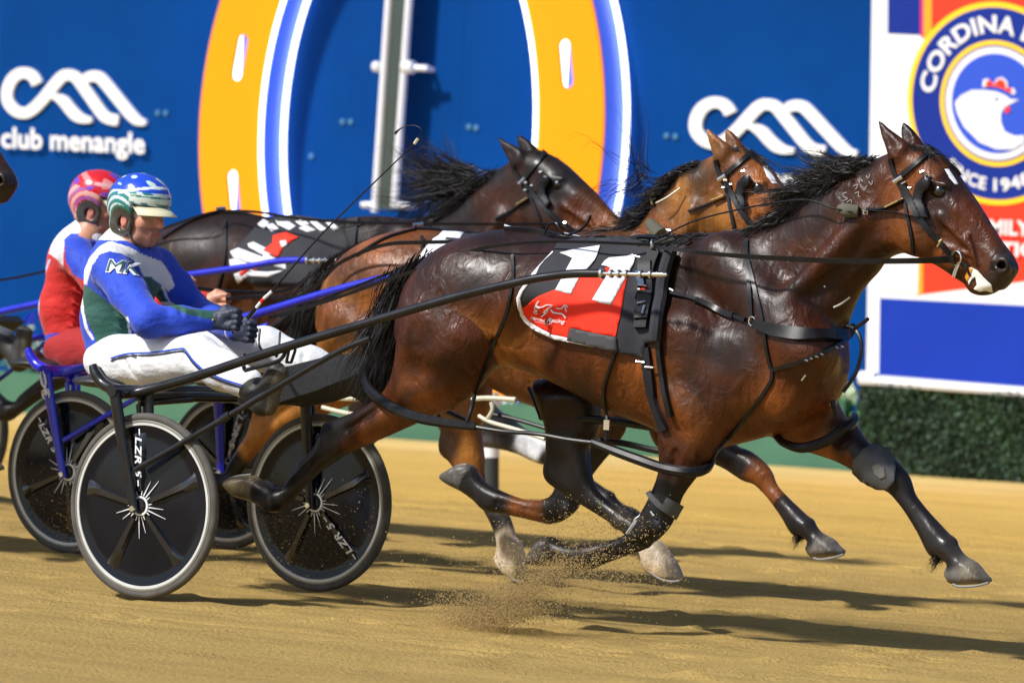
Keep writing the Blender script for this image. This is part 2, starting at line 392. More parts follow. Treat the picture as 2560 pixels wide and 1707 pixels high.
# ================================================================== SETTING
def ground_mat():
    m = bpy.data.materials.new('track_sand'); m.use_nodes = True; t = m.node_tree; b = t.nodes['Principled BSDF']; b.inputs['Roughness'].default_value = .95
    b.inputs['Specular IOR Level'].default_value = .1
    N = t.nodes.new; L = t.links.new
    tc = N('ShaderNodeTexCoord')
    def noise(sc_, scale, det=5, rough=.55):
        mp = N('ShaderNodeMapping'); mp.inputs['Scale'].default_value = sc_; L(tc.outputs['Object'], mp.inputs[0])
        n = N('ShaderNodeTexNoise'); n.inputs['Scale'].default_value = scale; n.inputs['Detail'].default_value = det; n.inputs['Roughness'].default_value = rough
        L(mp.outputs[0], n.inputs[0]); return n.outputs[0]
    sx = N('ShaderNodeSeparateXYZ'); L(tc.outputs['Object'], sx.inputs[0])
    streak = noise((.10, 1.6, 1), 1.5); fine = noise((1, 1, 1), 55, 3); mid = noise((.5, 1.6, 1), 5); grain = noise((1, 1, 1), 260, 2)
    def math_(op, a, b_, c=None):
        n = N('ShaderNodeMath'); n.operation = op
        for i, q in enumerate((a, b_, c)):
            if q is None: continue
            if hasattr(q, 'links'): L(q, n.inputs[i])
            else: n.inputs[i].default_value = q
        return n.outputs[0]
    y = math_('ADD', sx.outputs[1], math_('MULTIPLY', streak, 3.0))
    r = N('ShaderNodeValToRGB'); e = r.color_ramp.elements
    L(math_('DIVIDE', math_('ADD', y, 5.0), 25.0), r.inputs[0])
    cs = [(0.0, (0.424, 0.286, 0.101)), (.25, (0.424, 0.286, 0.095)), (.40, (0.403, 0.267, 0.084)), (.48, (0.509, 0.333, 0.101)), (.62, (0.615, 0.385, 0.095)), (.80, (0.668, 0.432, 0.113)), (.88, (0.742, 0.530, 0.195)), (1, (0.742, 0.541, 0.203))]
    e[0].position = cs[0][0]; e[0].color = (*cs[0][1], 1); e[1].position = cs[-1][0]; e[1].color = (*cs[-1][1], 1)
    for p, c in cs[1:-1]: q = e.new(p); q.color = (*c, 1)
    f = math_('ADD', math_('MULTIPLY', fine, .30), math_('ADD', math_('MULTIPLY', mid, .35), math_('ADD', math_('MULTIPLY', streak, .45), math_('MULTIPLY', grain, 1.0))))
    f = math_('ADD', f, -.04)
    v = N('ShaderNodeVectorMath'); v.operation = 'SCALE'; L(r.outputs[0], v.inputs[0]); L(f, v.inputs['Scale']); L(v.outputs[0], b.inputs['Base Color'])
    bp = N('ShaderNodeBump'); bp.inputs['Distance'].default_value = .02
    hgt = math_('ADD', math_('MULTIPLY', fine, 1.0), math_('ADD', math_('MULTIPLY', mid, 1.4), math_('ADD', math_('MULTIPLY', grain, .5), math_('MULTIPLY', noise((.25, 2.2, 1), 3), 1.0))))
    L(hgt, bp.inputs['Height']); bp.inputs['Strength'].default_value = .8; L(bp.outputs[0], b.inputs['Normal'])
    return m
def relief(x, y):
    h = 0.006*np.sin(y*9+np.sin(x*.3))+.004*np.sin(y*23+x*.8+2*np.sin(x*.7))
    return h
# the near track is a dense grid so that harrow marks and hoof clods are real relief
gx = np.linspace(-18, 9, 700); gy = np.concatenate([np.linspace(-9, -1, 60), np.linspace(-.97, 6, 330), np.linspace(6.05, 16.28, 150)])
GX, GY = np.meshgrid(gx, gy, indexing='ij')
clod = np.zeros(GX.shape)
for i in range(3600):
    cx, cy = rng.uniform(-9, 6), rng.uniform(-2, 9); r_ = rng.uniform(.018, .06); hh = rng.uniform(-.022, .020)
    i0, i1 = np.searchsorted(gx, [cx-.2, cx+.2]); j0, j1 = np.searchsorted(gy, [cy-.2, cy+.2])
    clod[i0:i1, j0:j1] += hh*np.exp(-(((GX[i0:i1, j0:j1]-cx)/1.6)**2+(GY[i0:i1, j0:j1]-cy)**2)/r_**2)
for i in range(160):     # hoof prints: a crescent rim round a shallow cup
    cx, cy = rng.uniform(-9, 6), rng.uniform(-1.5, 8); i0, i1 = np.searchsorted(gx, [cx-.3, cx+.3]); j0, j1 = np.searchsorted(gy, [cy-.3, cy+.3])
    rr = np.hypot((GX[i0:i1, j0:j1]-cx)/1.2, GY[i0:i1, j0:j1]-cy); clod[i0:i1, j0:j1] += -.028*np.exp(-(rr/.05)**2)+.014*np.exp(-((rr-.085)/.03)**2)
for y_ in (.0, 1.12, 1.94, 3.06, -.7, .45, 4.1, 5.3, -1.6):
    clod += -.009*np.exp(-((GY-y_-.02*np.sin(GX*.5))/.018)**2)*(GX < (0 if y_ in (.0, 1.12) else (-1.9 if y_ in (1.94, 3.06) else 99)))
GZ = np.minimum(relief(GX, GY)*.8+clod-.006, .012)
gv = np.stack([GX, GY, GZ], -1).reshape(-1, 3); nI, nJ = GX.shape
ii, jj = np.meshgrid(np.arange(nI-1), np.arange(nJ-1), indexing='ij'); a0 = (ii*nJ+jj).ravel()
gf = np.stack([a0, a0+nJ, a0+nJ+1, a0+1], 1)
outer = [(-900, -900, -.03), (900, -900, -.03), (900, 900, -.03), (-900, 900, -.03)]
gv = np.vstack([gv, A(outer, float)]); gf = np.vstack([gf, [[len(gv)-4, len(gv)-3, len(gv)-2, len(gv)-1]]])
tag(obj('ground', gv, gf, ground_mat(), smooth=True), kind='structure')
YW = 17.0; YS = 16.34
# --- blue wall behind the track, clad in sheets
wm = mat('blue_wall_sheet', (0.0, .047, .225), .6, spec=.06, var=.12, vscale=1.3, bump=.002, bscale=6)
root = thing('wall', (-12, YW, 0), 'tall blue painted wall of flat sheets behind the track and the horseshoe', 'wall')
xs = [-40, -22, -16.2, -10.4, -4.6, 1.2, 12]
for a, b in zip(xs[:-1], xs[1:]):
    q = MB(); q.box(((a+b)/2, YW+.05, 4.4), ((b-a)/2-.0015, .05, 4.4)); q.build('panel', wm, root, smooth=False)
scr = mat('wall_screw', S(90, 150, 190), .3, metal=.6)
for px_ in ((394, 283), (414, 283), (856, 305), (876, 305), (1172, 318), (1190, 320), (1666, 340), (1688, 342), (778, 391)):
    c = P(*px_, YW-.01); MB().ring(c, (0, 1, 0), 1, [(0.001, -.006), (.022, -.004), (.022, .012), (.001, .012)], 12).build('bolt', scr, root)
# --- horseshoe sign: orange face on deep sides with light tubes
hc = P(990, 322, YW-.32); sX = (P(1100, 322, YW-.32)[0]-hc[0])/110; sZ = (P(990, 300, YW-.32)[2]-hc[2])/22
def arc(a, b, t): return np.stack([hc[0]+a*sX*np.sin(t), np.full(len(t), YW-.32), hc[2]+b*sZ*np.cos(t)], 1)
root = thing('horseshoe_sign', (hc[0], YW-.16, hc[2]), 'giant orange horseshoe outlined by glowing white tubes on the blue wall', 'sign')
T = np.linspace(-math.radians(158), math.radians(158), 120)
ao, bo, ai, bi = 508, 806, 348, 655
oe = arc(ao, bo, T); ie = arc(ai, bi, T)
slots = []
def slotpos(t): return (arc((ao+ai)/2-6, (bo+bi)/2, A([t-.0001, t+.0001])))
mo = mat('orange_acrylic', (.95, .305, .0), .6, spec=.2, emit=(1, .33, 0), es=.12)
hs = MB()
ST = [math.radians(a) for a in (-22, -48, -76.5, -104, -131, 22, 48, 76.5, 104, 131)]
# face with real slots: triangulated with holes
bd = [(p[0], p[2]) for p in oe]+[(p[0], p[2]) for p in ie[::-1]]
holes = []
for t in ST:
    q = slotpos(t); c = q.mean(0); d = q[1]-q[0]; d = A([d[0], d[2]]); d /= np.linalg.norm(d); n_ = A([-d[1], d[0]]); c = A([c[0], c[2]])
    R_, L_ = .048, .135; hp = [c+d*L_+R_*(math.cos(a)*n_+math.sin(a)*d) for a in np.linspace(0, math.pi, 8)]+[c-d*L_-R_*(math.cos(a)*n_+math.sin(a)*d) for a in np.linspace(0, math.pi, 8)]
    holes.append(hp)
pts = [Vector(p) for p in bd]; edges = [(i, (i+1) % len(bd)) for i in range(len(bd))]
for hp in holes:
    o = len(pts); pts += [Vector(p) for p in hp]; edges += [(o+i, o+(i+1) % len(hp)) for i in range(len(hp))]
vs, _, fs, *_x = delaunay_2d_cdt(pts, edges, [], 0, 1e-5)
fs = [f for f in fs if inside(sum((A(vs[i]) for i in f))/len(f), bd) and not any(inside(sum((A(vs[i]) for i in f))/len(f), [tuple(p) for p in hp]) for hp in holes)]
V = A([(v[0], YW-.32, v[1]) for v in vs]); n = len(V)
obj('face', np.vstack([V, V+A([0, .02, 0])]), [tuple(f) for f in fs]+[tuple(i+n for i in f[::-1]) for f in fs], mo, root, False)
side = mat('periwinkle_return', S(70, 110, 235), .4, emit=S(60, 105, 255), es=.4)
glow = mat('light_tube', (1, 1, 1), .3, emit=(.93, .96, 1), es=2.6)
for e_, nm in ((oe, 'outer_return'), (ie, 'inner_return')):
    f_ = e_+A([0, .021, 0]); b_ = e_+A([0, .32, 0]); V = np.vstack([f_, b_]); n = len(e_)
    obj(nm, V, [(i, i+1, i+1+n, i+n) for i in range(n-1)], side, root, True)
    MB().tube([p+A([0, .27, 0])+(A([.0, 0, 0])) for p in (arc(ao+8, bo+8, T) if nm[0] == 'o' else arc(ai-8, bi-8, T))], .021, 8, smooth=False).build('light_tube', glow, root)
MB().tube(list(arc(ai-3, bi-3, T)+A([0, .0, 0])), .016, 8, smooth=False).build('light_tube', glow, root)
for hp in holes:
    V = A([(p[0], YW-.29, p[1]) for p in hp]); MB().prism(V[::-1], (0, .24, 0)).build('slot', side, root, False)
    c = V.mean(0); hw = A([(p[0], YW-.296, p[1]) for p in hp]); hw = hw[(hw[:, 0]-c[0]) < .012]
    m_ = len(hw); ang = np.argsort(np.arctan2(hw[:, 2]-hw[:, 2].mean(), hw[:, 0]-hw[:, 0].mean())); MB().prism(hw[ang], (0, .005, 0)).build('slot_light', glow, root, False)
for yy in (254, 306):
    for xx in (1503, 632):
        c = P(xx, yy if xx > 1000 else yy-8, YW-.1); MB().tube([c+A([0, -.21, 0]), c+A([0, .1, 0])], .012, 8, smooth=False).build('standoff', M_steel, root)
# --- finish post: two white pipes with dark glass, standing proud of the wall
root = thing('finish_post', tuple(P(932, 530, YW-.2)), 'tall white steel frame with a dark glass strip, standing inside the horseshoe sign', 'post')
Yp = YW-.2; whp = mat('white_pipe', S(225, 228, 235), .35, coat=.2)
gl = mat('dark_glass', S(50, 66, 66), .15, coat=.4, var=.3, vscale=2)
a0_, b0_ = P(937, 530, Yp), P(972, 0, Yp); a1_, b1_ = P(986, 518, Yp), P(1023, 0, Yp)
ext = lambda a, b: b+(b-a)*.6
MB().tube([a0_, ext(a0_, b0_)], .030, 12, smooth=False).build('pipe', whp, root)
MB().tube([a1_, ext(a1_, b1_)], .030, 12, smooth=False).build('pipe', whp, root)
m0, m1 = (a0_+a1_)/2, (ext(a0_, b0_)+ext(a1_, b1_))/2; wv = A([.062, 0, 0])
MB().prism([m0-wv, m0+wv, m1+wv, m1-wv], (0, .02, 0)).build('glass_strip', gl, root, False)
for (x0, y0, x1, y1) in ((1008, 169, 1070, 172), (905, 512, 940, 514), (985, 512, 1025, 516)):
    MB().tube([P(x0, y0, Yp), P(x1, y1, Yp+.02)], .026, 10, smooth=False).build('bracket', whp, root)
MB().ring(P(1020, 169, Yp), (1, 0, 0), 1, [(.02, -.04), (.05, -.04), (.05, .05), (.02, .05)], 16).build('collar', whp, root)
MB().ring(P(949, 168, Yp), (1, 0, 0), 1, [(.001, -.07), (.04, -.05), (.045, .0), (.001, .02)], 16).build('knob', whp, root)
for (x0, y0) in ((1000, 514), (1045, 171)): MB().tube([P(x0, y0, Yp), P(x0, y0, Yp)+A([0, .2, 0])], .02, 8, smooth=False).build('bracket', whp, root)
# --- club logos on the wall
wl = mat('white_letter', (.82, .82, .82), .5, emit=(1, 1, 1), es=.08)
def stroke(pts, wd, f2, Y, n=8, sq=True):
    """band of constant width in photo units, mapped on the wall"""
    p = spline(pts, n); t = np.gradient(p, axis=0); t /= np.linalg.norm(t, axis=1)[:, None]; nn = np.stack([-t[:, 1], t[:, 0]], 1)
    ww = np.interp(np.linspace(0, 1, len(p)), np.linspace(0, 1, len(wd)), wd)[:, None]/2 if hasattr(wd, '__len__') else wd/2
    a = [P(*f2(q), Y) for q in p+nn*ww]; b = [P(*f2(q), Y) for q in p-nn*ww]; return a, b
def logo(f2, wd, label, text=True, tx=None):
    c = P(*f2((480, 800)), YW); root = thing('logo_sign', tuple(c), label, 'logo', 'club logos on the wall')
    L = [([(240, 548), (215, 505), (175, 480), (125, 482), (75, 520), (45, 590), (48, 660), (90, 718), (150, 740), (210, 715), (285, 640), (360, 545), (405, 500), (445, 490), (490, 505), (530, 555), (600, 655), (665, 745), (705, 775), (768, 788)], wd, 0),
         ([(335, 630), (375, 640), (415, 665), (455, 715), (500, 760), (545, 780), (596, 783)], [wd*.25, wd*.75, wd, wd, wd, wd*.75, wd*.45], 1),
         ([(552, 515), (590, 500), (635, 502), (675, 535), (765, 645), (830, 725), (868, 768), (900, 792), (948, 803)], [wd*.8, wd, wd, wd, wd, wd*.9, wd*.45], 2)]
    q = MB()
    for pts, w_, dz in L:
        a, b = stroke(pts, w_, f2, YW-.028-.002*dz); nn = len(a); V = np.vstack([a, b]); V2 = V+A([0, .028+.002*dz-.001, 0])
        F = [(i, i+1, i+1+nn, i+nn) for i in range(nn-1)]+[(i+2*nn, i+nn+2*nn, i+1+nn+2*nn, i+1+2*nn) for i in range(nn-1)]
        F += [(i, i+2*nn, i+1+2*nn, i+1) for i in range(nn-1)]+[(i+nn, i+1+nn, i+1+3*nn, i+3*nn) for i in range(nn-1)]+[(0, nn, 3*nn, 2*nn), (nn-1, 3*nn-1, 4*nn-1, 2*nn-1)]
        q.add(np.vstack([V, V2]), F)
    for e_ in (L[0][0][0],):
        pass
    q.build('emblem', wl, root, False)
    v, f = textmesh('club menangle', 1, .022, 1.0); v[:, 0] -= v[:, 0].min(); W_ = v[:, 0].max()
    x0, y0, x1, y1, h = tx
    pts = [f2((x0+(x1-x0)*u[0]/W_, y0+(y1-y0)*u[0]/W_-h*u[1]/.7)) for u in v]
    V = A([P(*p, YW-.05) for p in pts]); n = len(V)
    obj('lettering', V, f, wl, root, False)
    return root
logo(lambda q: (q[0]*.3827, q[1]*.3827), 70, 'white club emblem and lettering on the wall at the left, left of the horseshoe', tx=(8, 962, 945, 1002, 132))
def f2r(q):
    x, y = q; X = 165+(x-10)*1.165; Y = 628+(y-437)*1.03+(x-10)*-.002
    return (1660+X*.3827, Y*.3827)
logo(f2r, 70, 'white club emblem and lettering on the wall behind the bay horse with a white blaze', tx=(8, 1000, 945, 1045, 132))
# --- sponsor board
root = thing('sponsor_board', tuple(P(2165, 950, YS)), 'big red, white and blue sponsor board with a round hen emblem above the hedge', 'sign')
def flat(poly, m, name, k, parent=None, Yb=YS, th=.003):
    V = [P(x, y, Yb-.004*k) for x, y in poly]; a = A(V)
    if np.cross(a[1]-a[0], a[2]-a[0])[1] > 0: V = V[::-1]
    return MB().prism(V, (0, th, 0)).build(name, m, parent or root, False)
bm = lambda n, r, g, b, e=.0: mat(n, S(r, g, b), .5, emit=S(r, g, b) if e else None, es=e)
B_w = mat('board_white', (.80, .80, .82), .5); B_n = mat('board_navy', S(14, 44, 140), .5, spec=.2, var=.06, vscale=2); B_r = mat('board_red', S(245, 48, 5), .5); B_o = mat('board_orange', S(255, 160, 20), .5)
B_y = mat('board_yellow', S(255, 205, 20), .5); B_b = mat('board_blue', S(14, 52, 165), .5, spec=.2, var=.06, vscale=1.5)
flat([(2190, -700), (3300, -700), (3300, 1030), (2165, 952)], B_w, 'panel', 0, th=.06)
flat([(2190, -700), (2221, -700), (2197, 940), (2166, 940)], whp, 'frame', 1.5)
flat([(2222, -200), (2308, -200), (2308, 88), (2219, 84)], B_n, 'navy_block', 1)
flat([(2302, -200), (2314, -200), (2308, 96), (2300, 90)], bm('magenta', 200, 20, 110), 'edge_stripe', 1.6)
flat([(2312, -400), (3200, -400), (3200, 640), (2560, 703), (2293, 737)], B_r, 'red_field', 1)
flat([(2312, -400), (2330, -400), (2329, 200), (2308, 200)], B_o, 'edge_stripe', 1.7)
flat([(2291, 500), (2309, 500), (2307, 733), (2291, 737)], B_o, 'edge_stripe', 1.7)
flat([(2222, 92), (2310, 96), (2294, 737), (2206, 722)], B_w, 'white_margin', 2)
flat([(2201, 745), (2560, 764), (3300, 800), (3300, 1025), (2193, 936)], B_b, 'blue_field', 1)
ec, ex, ey = (2490, 259), 222, 254
def ell_(rx, ry, n=64, a0=0, a1=2*math.pi): return [(ec[0]+rx*ex*math.cos(t), ec[1]+ry*ey*math.sin(t)+.045*rx*ex*math.cos(t)) for t in np.linspace(a0, a1, n, endpoint=a1-a0 < 6)]
flat(ell_(1, 1), B_y, 'ring', 3); flat(ell_(.945, .945), B_n, 'disc', 4); flat(ell_(.63, .62), B_y, 'ring', 5)
flat(ell_(.585, .575), B_n, 'ring', 5.5); flat(ell_(.565, .555), B_w, 'ring', 6); flat(ell_(.50, .49), mat('sky_disc', S(30, 75, 200), .5), 'disc', 7)
hen = sc([(1900, 670), (1940, 625), (2010, 590), (2090, 590), (2170, 600), (2230, 625), (2262, 650), (2318, 652), (2262, 680), (2225, 700), (2200, 740), (2200, 800), (2225, 860), (2290, 890), (2352, 885), (2352, 930), (2280, 975), (2170, 975), (2060, 930), (1960, 830), (1915, 740)], .3827, 1660, 0)
flat(hen, B_w, 'hen_head', 8)
comb = sc([(2100, 570), (2105, 530), (2130, 525), (2150, 550), (2165, 548), (2175, 525), (2205, 518), (2230, 540), (2232, 575), (2265, 575), (2275, 600), (2260, 608), (2200, 575), (2140, 562)], .3827, 1660, 0)
flat([(x*1.0+(x-2496)*.25, y+(y-216)*.25) for x, y in comb], B_w, 'comb_edge', 8.5); flat(comb, B_r, 'comb', 9)
flat(sc([(2235, 700), (2250, 695), (2262, 712), (2250, 735), (2232, 742), (2226, 722)], .3827, 1660, 0), B_r, 'wattle', 9)
flat(sc([(2165, 640), (2182, 642), (2180, 660), (2163, 657)], .3827, 1660, 0), B_n, 'eye', 9)
def arctext(body, rad, a0, a1, size, flip=False, bold=.03, name='lettering'):
    v, f = textmesh(body, 1, bold, 1.05); v[:, 0] -= v[:, 0].min(); W_ = v[:, 0].max(); out = []
    for u in v:
        a = math.radians(a0+(a1-a0)*u[0]/W_); r = rad+(-1 if flip else 1)*u[1]/.7*size
        out.append(P(ec[0]+r*ex*math.cos(a), ec[1]+r*ey*math.sin(a)+.045*r*ex*math.cos(a), YS-.022))
    obj(name, A(out), f, B_w, root, False)
arctext('CORDINA', .70, 186, 287, .165, bold=.03); arctext('F', .70, 293, 304, .165, bold=.03)
arctext('SINCE', .86, 132, 98, .12, True, .03); arctext('1948', .86, 92, 62, .12, True, .03)
for body, x0, x1, yb, h in (('FAMILY', 2418, 2575, 583, 36), ('TRADITION', 2330, 2640, 636, 34)):
    v, f = textpx(body, x0, yb, x1, yb+6, h, .03); obj('lettering', A([P(x, y, YS-.03) for x, y in v]), f, B_w, root, False)
q = MB(); a_ = P(2150, 950, YS-.06); b_ = P(3300, 1036, YS-.06); q.tube([a_, b_], .035, 8, smooth=False); q.build('bottom_rail', whp, root)
q = MB(); q.tube([P(2152, 944, YS-.05), P(2152, 944, YS-.05)+A([.12, 0, .0])], .05, 8, smooth=False); q.build('bracket', whp, root)
# --- hedge under the board
h0 = P(2128, 1160, 16.25)[0]; ht = P(2200, 955, 16.25)[2]
root = thing('hedge', (h0+3, 16.5, 0), 'clipped dark green leafy hedge at the trackside under the sponsor board', 'hedge')
q = MB(); q.box((h0+5, 16.6, ht/2-.02), (5, .28, ht/2-.02)); q.build('stem_mass', mat('hedge_core', (.008, .016, .009), .9), root, False)
nl = 42000; X = rng.uniform(h0, h0+6, nl); Z = rng.uniform(0, ht, nl); Yl = 16.3+rng.uniform(-.05, .05, nl)+.03*np.sin(X*7)*np.sin(Z*9)
top = rng.random(nl) < .12; Yl[top] = rng.uniform(16.3, 16.85, top.sum()); Z[top] = ht+rng.uniform(-.03, .015, top.sum())
c_ = np.stack([X, Yl, Z], 1); d1 = rng.normal(size=(nl, 3)); d1[:, 1] *= .6; d1 /= np.linalg.norm(d1, axis=1)[:, None]; d2 = np.cross(d1, rng.normal(size=(nl, 3))); d2 /= np.linalg.norm(d2, axis=1)[:, None]
ls = rng.uniform(.010, .024, nl)[:, None]; V = np.stack([c_-d1*ls, c_+d2*ls*.45, c_+d1*ls, c_-d2*ls*.45], 1).reshape(-1, 3)
tone = .6+.6*rng.random(nl)+.25*np.sin(X*5+Z*8); lc = np.repeat(np.stack([.030*tone, .075*tone, .030*tone], 1), 4, 0)
obj('foliage', V, np.arange(nl*4).reshape(-1, 4), mat('hedge_leaf', vcol=True, rough=.6), root, False, lc)
# --- green barrier to the left and flowers on top of it
zb = P(1300, 1012, 16.3)[2]
root = thing('barrier', (h0-12, 16.3, 0), 'low smooth grey green barrier along the edge of the track', 'barrier')
gm = mat('barrier_sheet', S(62, 108, 84), .6, var=.12, vscale=2)
for i in range(9):
    x1 = h0-.01-i*3.2; q = MB(); q.box((x1-1.6, 16.42, zb/2), (1.592, .08, zb/2)); q.build('panel', gm, root, False)
def flowers(px_, py_, label, n=160, s=.22):
    c = P(px_, py_, 16.7); r0 = thing('flowers', (c[0], 16.7, 0), label, 'flowers', 'flower clumps behind the barrier')
    for kind, cnt, colr in (('foliage', n, (.10, .30, .05)), ('blossom', n, (.75, .85, .62))):
        cc = c+rng.normal(size=(cnt, 3))*A([s, .05, s*.45])*(1 if kind == 'foliage' else .75)+A([0, 0, -.05 if kind == 'foliage' else .04])
        d1 = rng.normal(size=(cnt, 3)); d1 /= np.linalg.norm(d1, axis=1)[:, None]; d2 = np.cross(d1, rng.normal(size=(cnt, 3))); d2 /= np.linalg.norm(d2, axis=1)[:, None]
        l = .035; V = np.stack([cc-d1*l, cc+d2*l*.6, cc+d1*l, cc-d2*l*.6], 1).reshape(-1, 3)
        obj(kind, V, np.arange(cnt*4).reshape(-1, 4), mat('flower_'+kind, colr, .6), r0, False)
    MB().tube([(c[0], 16.7, 0), (c[0], 16.7, c[2])], .09, 8, smooth=False).build('pot', gm, r0)
flowers(75, 900, 'pale flower clump above the barrier at the far left'); flowers(1310, 1005, 'pale flower clump above the barrier seen under the bay horses', s=.4)
flowers(2105, 1000, 'pale flower clump beside the hedge, in front of the leading horse chest', 110, .12)
# --- marker peg
c = P(1226, 1240, 9.0); g = None
q0 = ray(1228, 1246); sg_ = (0-CAM[2])/q0[2]; base = CAM+q0*sg_
tp = P(1226, 990, base[1]); root = thing('marker_peg', tuple(base), 'white marker peg with a black foot beside the track, seen under the horses', 'peg')
mid = base+(tp-base)*.40
q = MB(); q.tube([base-A([0, 0, .02]), mid], .047, 14, smooth=False); q.build('foot', mat('peg_black', (.03, .035, .035), .6), root)
q = MB(); q.tube([mid, tp+A([0, 0, .02])], .050, 14, smooth=False); q.build('shaft', mat('peg_white', (.8, .8, .82), .5), root)
# ================================================================== HORSES
# coat colours (real hide colour, true bay pattern: black points, brown body)
BR = (.054, .0140, .0044); DK = (.019, .0070, .0046); TAN = (.24, .090, .018); BLK = (.010, .008, .008); CHE = (.125, .036, .0072); MUZ = (.022, .015, .013); WH = (.62, .50, .36)
YA = 0.58
TRUNK = [(1072, 668), (1100, 642), (1150, 613), (1205, 588), (1262, 573), (1330, 579), (1420, 596), (1500, 603), (1580, 600), (1650, 590), (1740, 584), (1830, 578), (1895, 566), (1950, 545), (2010, 503), (2069, 462), (2120, 432), (2168, 408), (2224, 384), (2262, 366), (2300, 362), (2341, 384), (2380, 421), (2420, 476), (2454, 525), (2480, 568), (2505, 606), (2528, 636), (2541, 664), (2539, 684), (2523, 708), (2508, 724), (2496, 726),
         (2484, 733), (2470, 738), (2450, 739), (2430, 732), (2415, 712), (2395, 699), (2368, 680), (2337, 661), (2305, 646), (2278, 636), (2248, 634), (2212, 650), (2188, 683), (2151, 725), (2122, 775), (2103, 815), (2100, 860), (2102, 920), (2092, 970), (2064, 1018), (2010, 1052), (1933, 1084), (1850, 1108), (1770, 1122), (1700, 1104), (1637, 1070), (1525, 1025), (1391, 955), (1300, 925), (1239, 908), (1150, 900), (1060, 895), (1022, 860), (1020, 800), (1030, 750), (1046, 705)]
TCT = [(1150, 720, .25, .22), (1280, 740, .26, .26), (1450, 780, .29, .26), (1600, 830, .275, .27), (1760, 860, .24, .25), (1900, 930, .22, .24), (2040, 900, .20, .17), (1720, 690, .13, .24), (1880, 700, .125, .21), (2040, 620, .10, .15), (2160, 540, .092, .13), (2230, 470, .088, .10), (2290, 420, .085, .08), (2290, 560, .095, .07), (2270, 620, .08, .045), (2380, 520, .085, .08), (2400, 600, .066, .07), (2450, 640, .054, .06), (2500, 680, .058, .05), (2440, 715, .045, .03)]
NH = [(1040, 730), (1130, 720), (1225, 780), (1250, 850), (1228, 905), (1180, 980), (1137, 1018), (1090, 1036), (1041, 1057), (975, 1087), (917, 1112), (866, 1135), (835, 1155), (802, 1178), (764, 1214), (728, 1252), (703, 1278), (672, 1280), (640, 1258), (612, 1248), (592, 1240), (566, 1205), (626, 1187), (655, 1200), (684, 1216), (711, 1216), (723, 1193), (760, 1148), (792, 1112), (808, 1076), (841, 1050), (879, 1033), (927, 1008), (958, 985), (983, 951), (1000, 900), (1014, 820)]
NHC = [(1140, 840, .155, .13), (1090, 980, .11, .09), (960, 1040, .062, .052), (840, 1110, .045, .045), (750, 1190, .031, .032), (692, 1248, .040, .038), (600, 1215, .056, .022), (640, 1225, .042, .035)]
OH = sc([(1000, 200), (1300, 240), (1325, 480), (1278, 560), (1278, 650), (1300, 760), (1345, 835), (1430, 905), (1550, 975), (1610, 1040), (1650, 1090), (1690, 1110), (1740, 1185), (1792, 1312), (1750, 1330), (1690, 1315), (1600, 1270), (1580, 1190), (1560, 1150), (1530, 1110), (1470, 1050), (1380, 985), (1210, 880), (1110, 815), (1050, 765), (1035, 700), (1052, 600), (1050, 450)], .4465, 900, 860)
OHC = [(1400, 980, .11, .09), (1427, 1075, .062, .055), (1400, 1190, .046, .045), (1500, 1270, .030, .032), (1590, 1330, .040, .038), (1672, 1432, .058, .024), (1635, 1385, .045, .04)]
NF = [(1800, 1092), (1785, 980), (1700, 940), (1660, 1000), (1652, 1080), (1652, 1172), (1625, 1245), (1612, 1270), (1590, 1310), (1555, 1340), (1500, 1355), (1436, 1362), (1400, 1352), (1376, 1340), (1350, 1352), (1326, 1388), (1322, 1408), (1345, 1415), (1390, 1414), (1430, 1418), (1462, 1426), (1492, 1416), (1545, 1390), (1590, 1378), (1632, 1357), (1668, 1322), (1690, 1280), (1704, 1240), (1740, 1190), (1768, 1155)]
NFC = [(1740, 1000, .10, .09), (1708, 1120, .068, .06), (1680, 1220, .046, .048), (1645, 1310, .050, .048), (1540, 1368, .031, .032), (1450, 1395, .042, .038), (1350, 1388, .056, .024), (1395, 1388, .043, .04)]
OF = sc([(650, 250), (900, 300), (1000, 440), (1060, 480), (1110, 555), (1180, 622), (1260, 660), (1335, 725), (1395, 800), (1420, 860), (1440, 920), (1500, 1000), (1580, 1090), (1640, 1155), (1685, 1190), (1700, 1235), (1740, 1290), (1810, 1335), (1850, 1390), (1895, 1440), (1885, 1462), (1780, 1472), (1670, 1470), (1642, 1440), (1625, 1400), (1645, 1350), (1595, 1305), (1550, 1305), (1515, 1262), (1475, 1180), (1390, 1040), (1330, 960), (1280, 908), (1210, 880), (1150, 838), (1080, 784), (980, 728), (860, 684), (720, 640), (610, 590), (560, 400)], .408, 1700, 860)
OFC = [(2000, 1040, .10, .09), (2090, 1110, .062, .055), (2190, 1170, .050, .048), (2290, 1270, .031, .032), (2360, 1370, .042, .038), (2425, 1442, .058, .024), (2395, 1408, .043, .04)]
EARN = [(2197, 301), (2204, 335), (2214, 362), (2222, 388), (2232, 412), (2262, 405), (2272, 376), (2266, 356), (2244, 338), (2222, 322)]
EARF = [(2259, 306), (2254, 326), (2257, 346), (2264, 368), (2285, 380), (2306, 372), (2306, 358), (2293, 339), (2279, 322)]
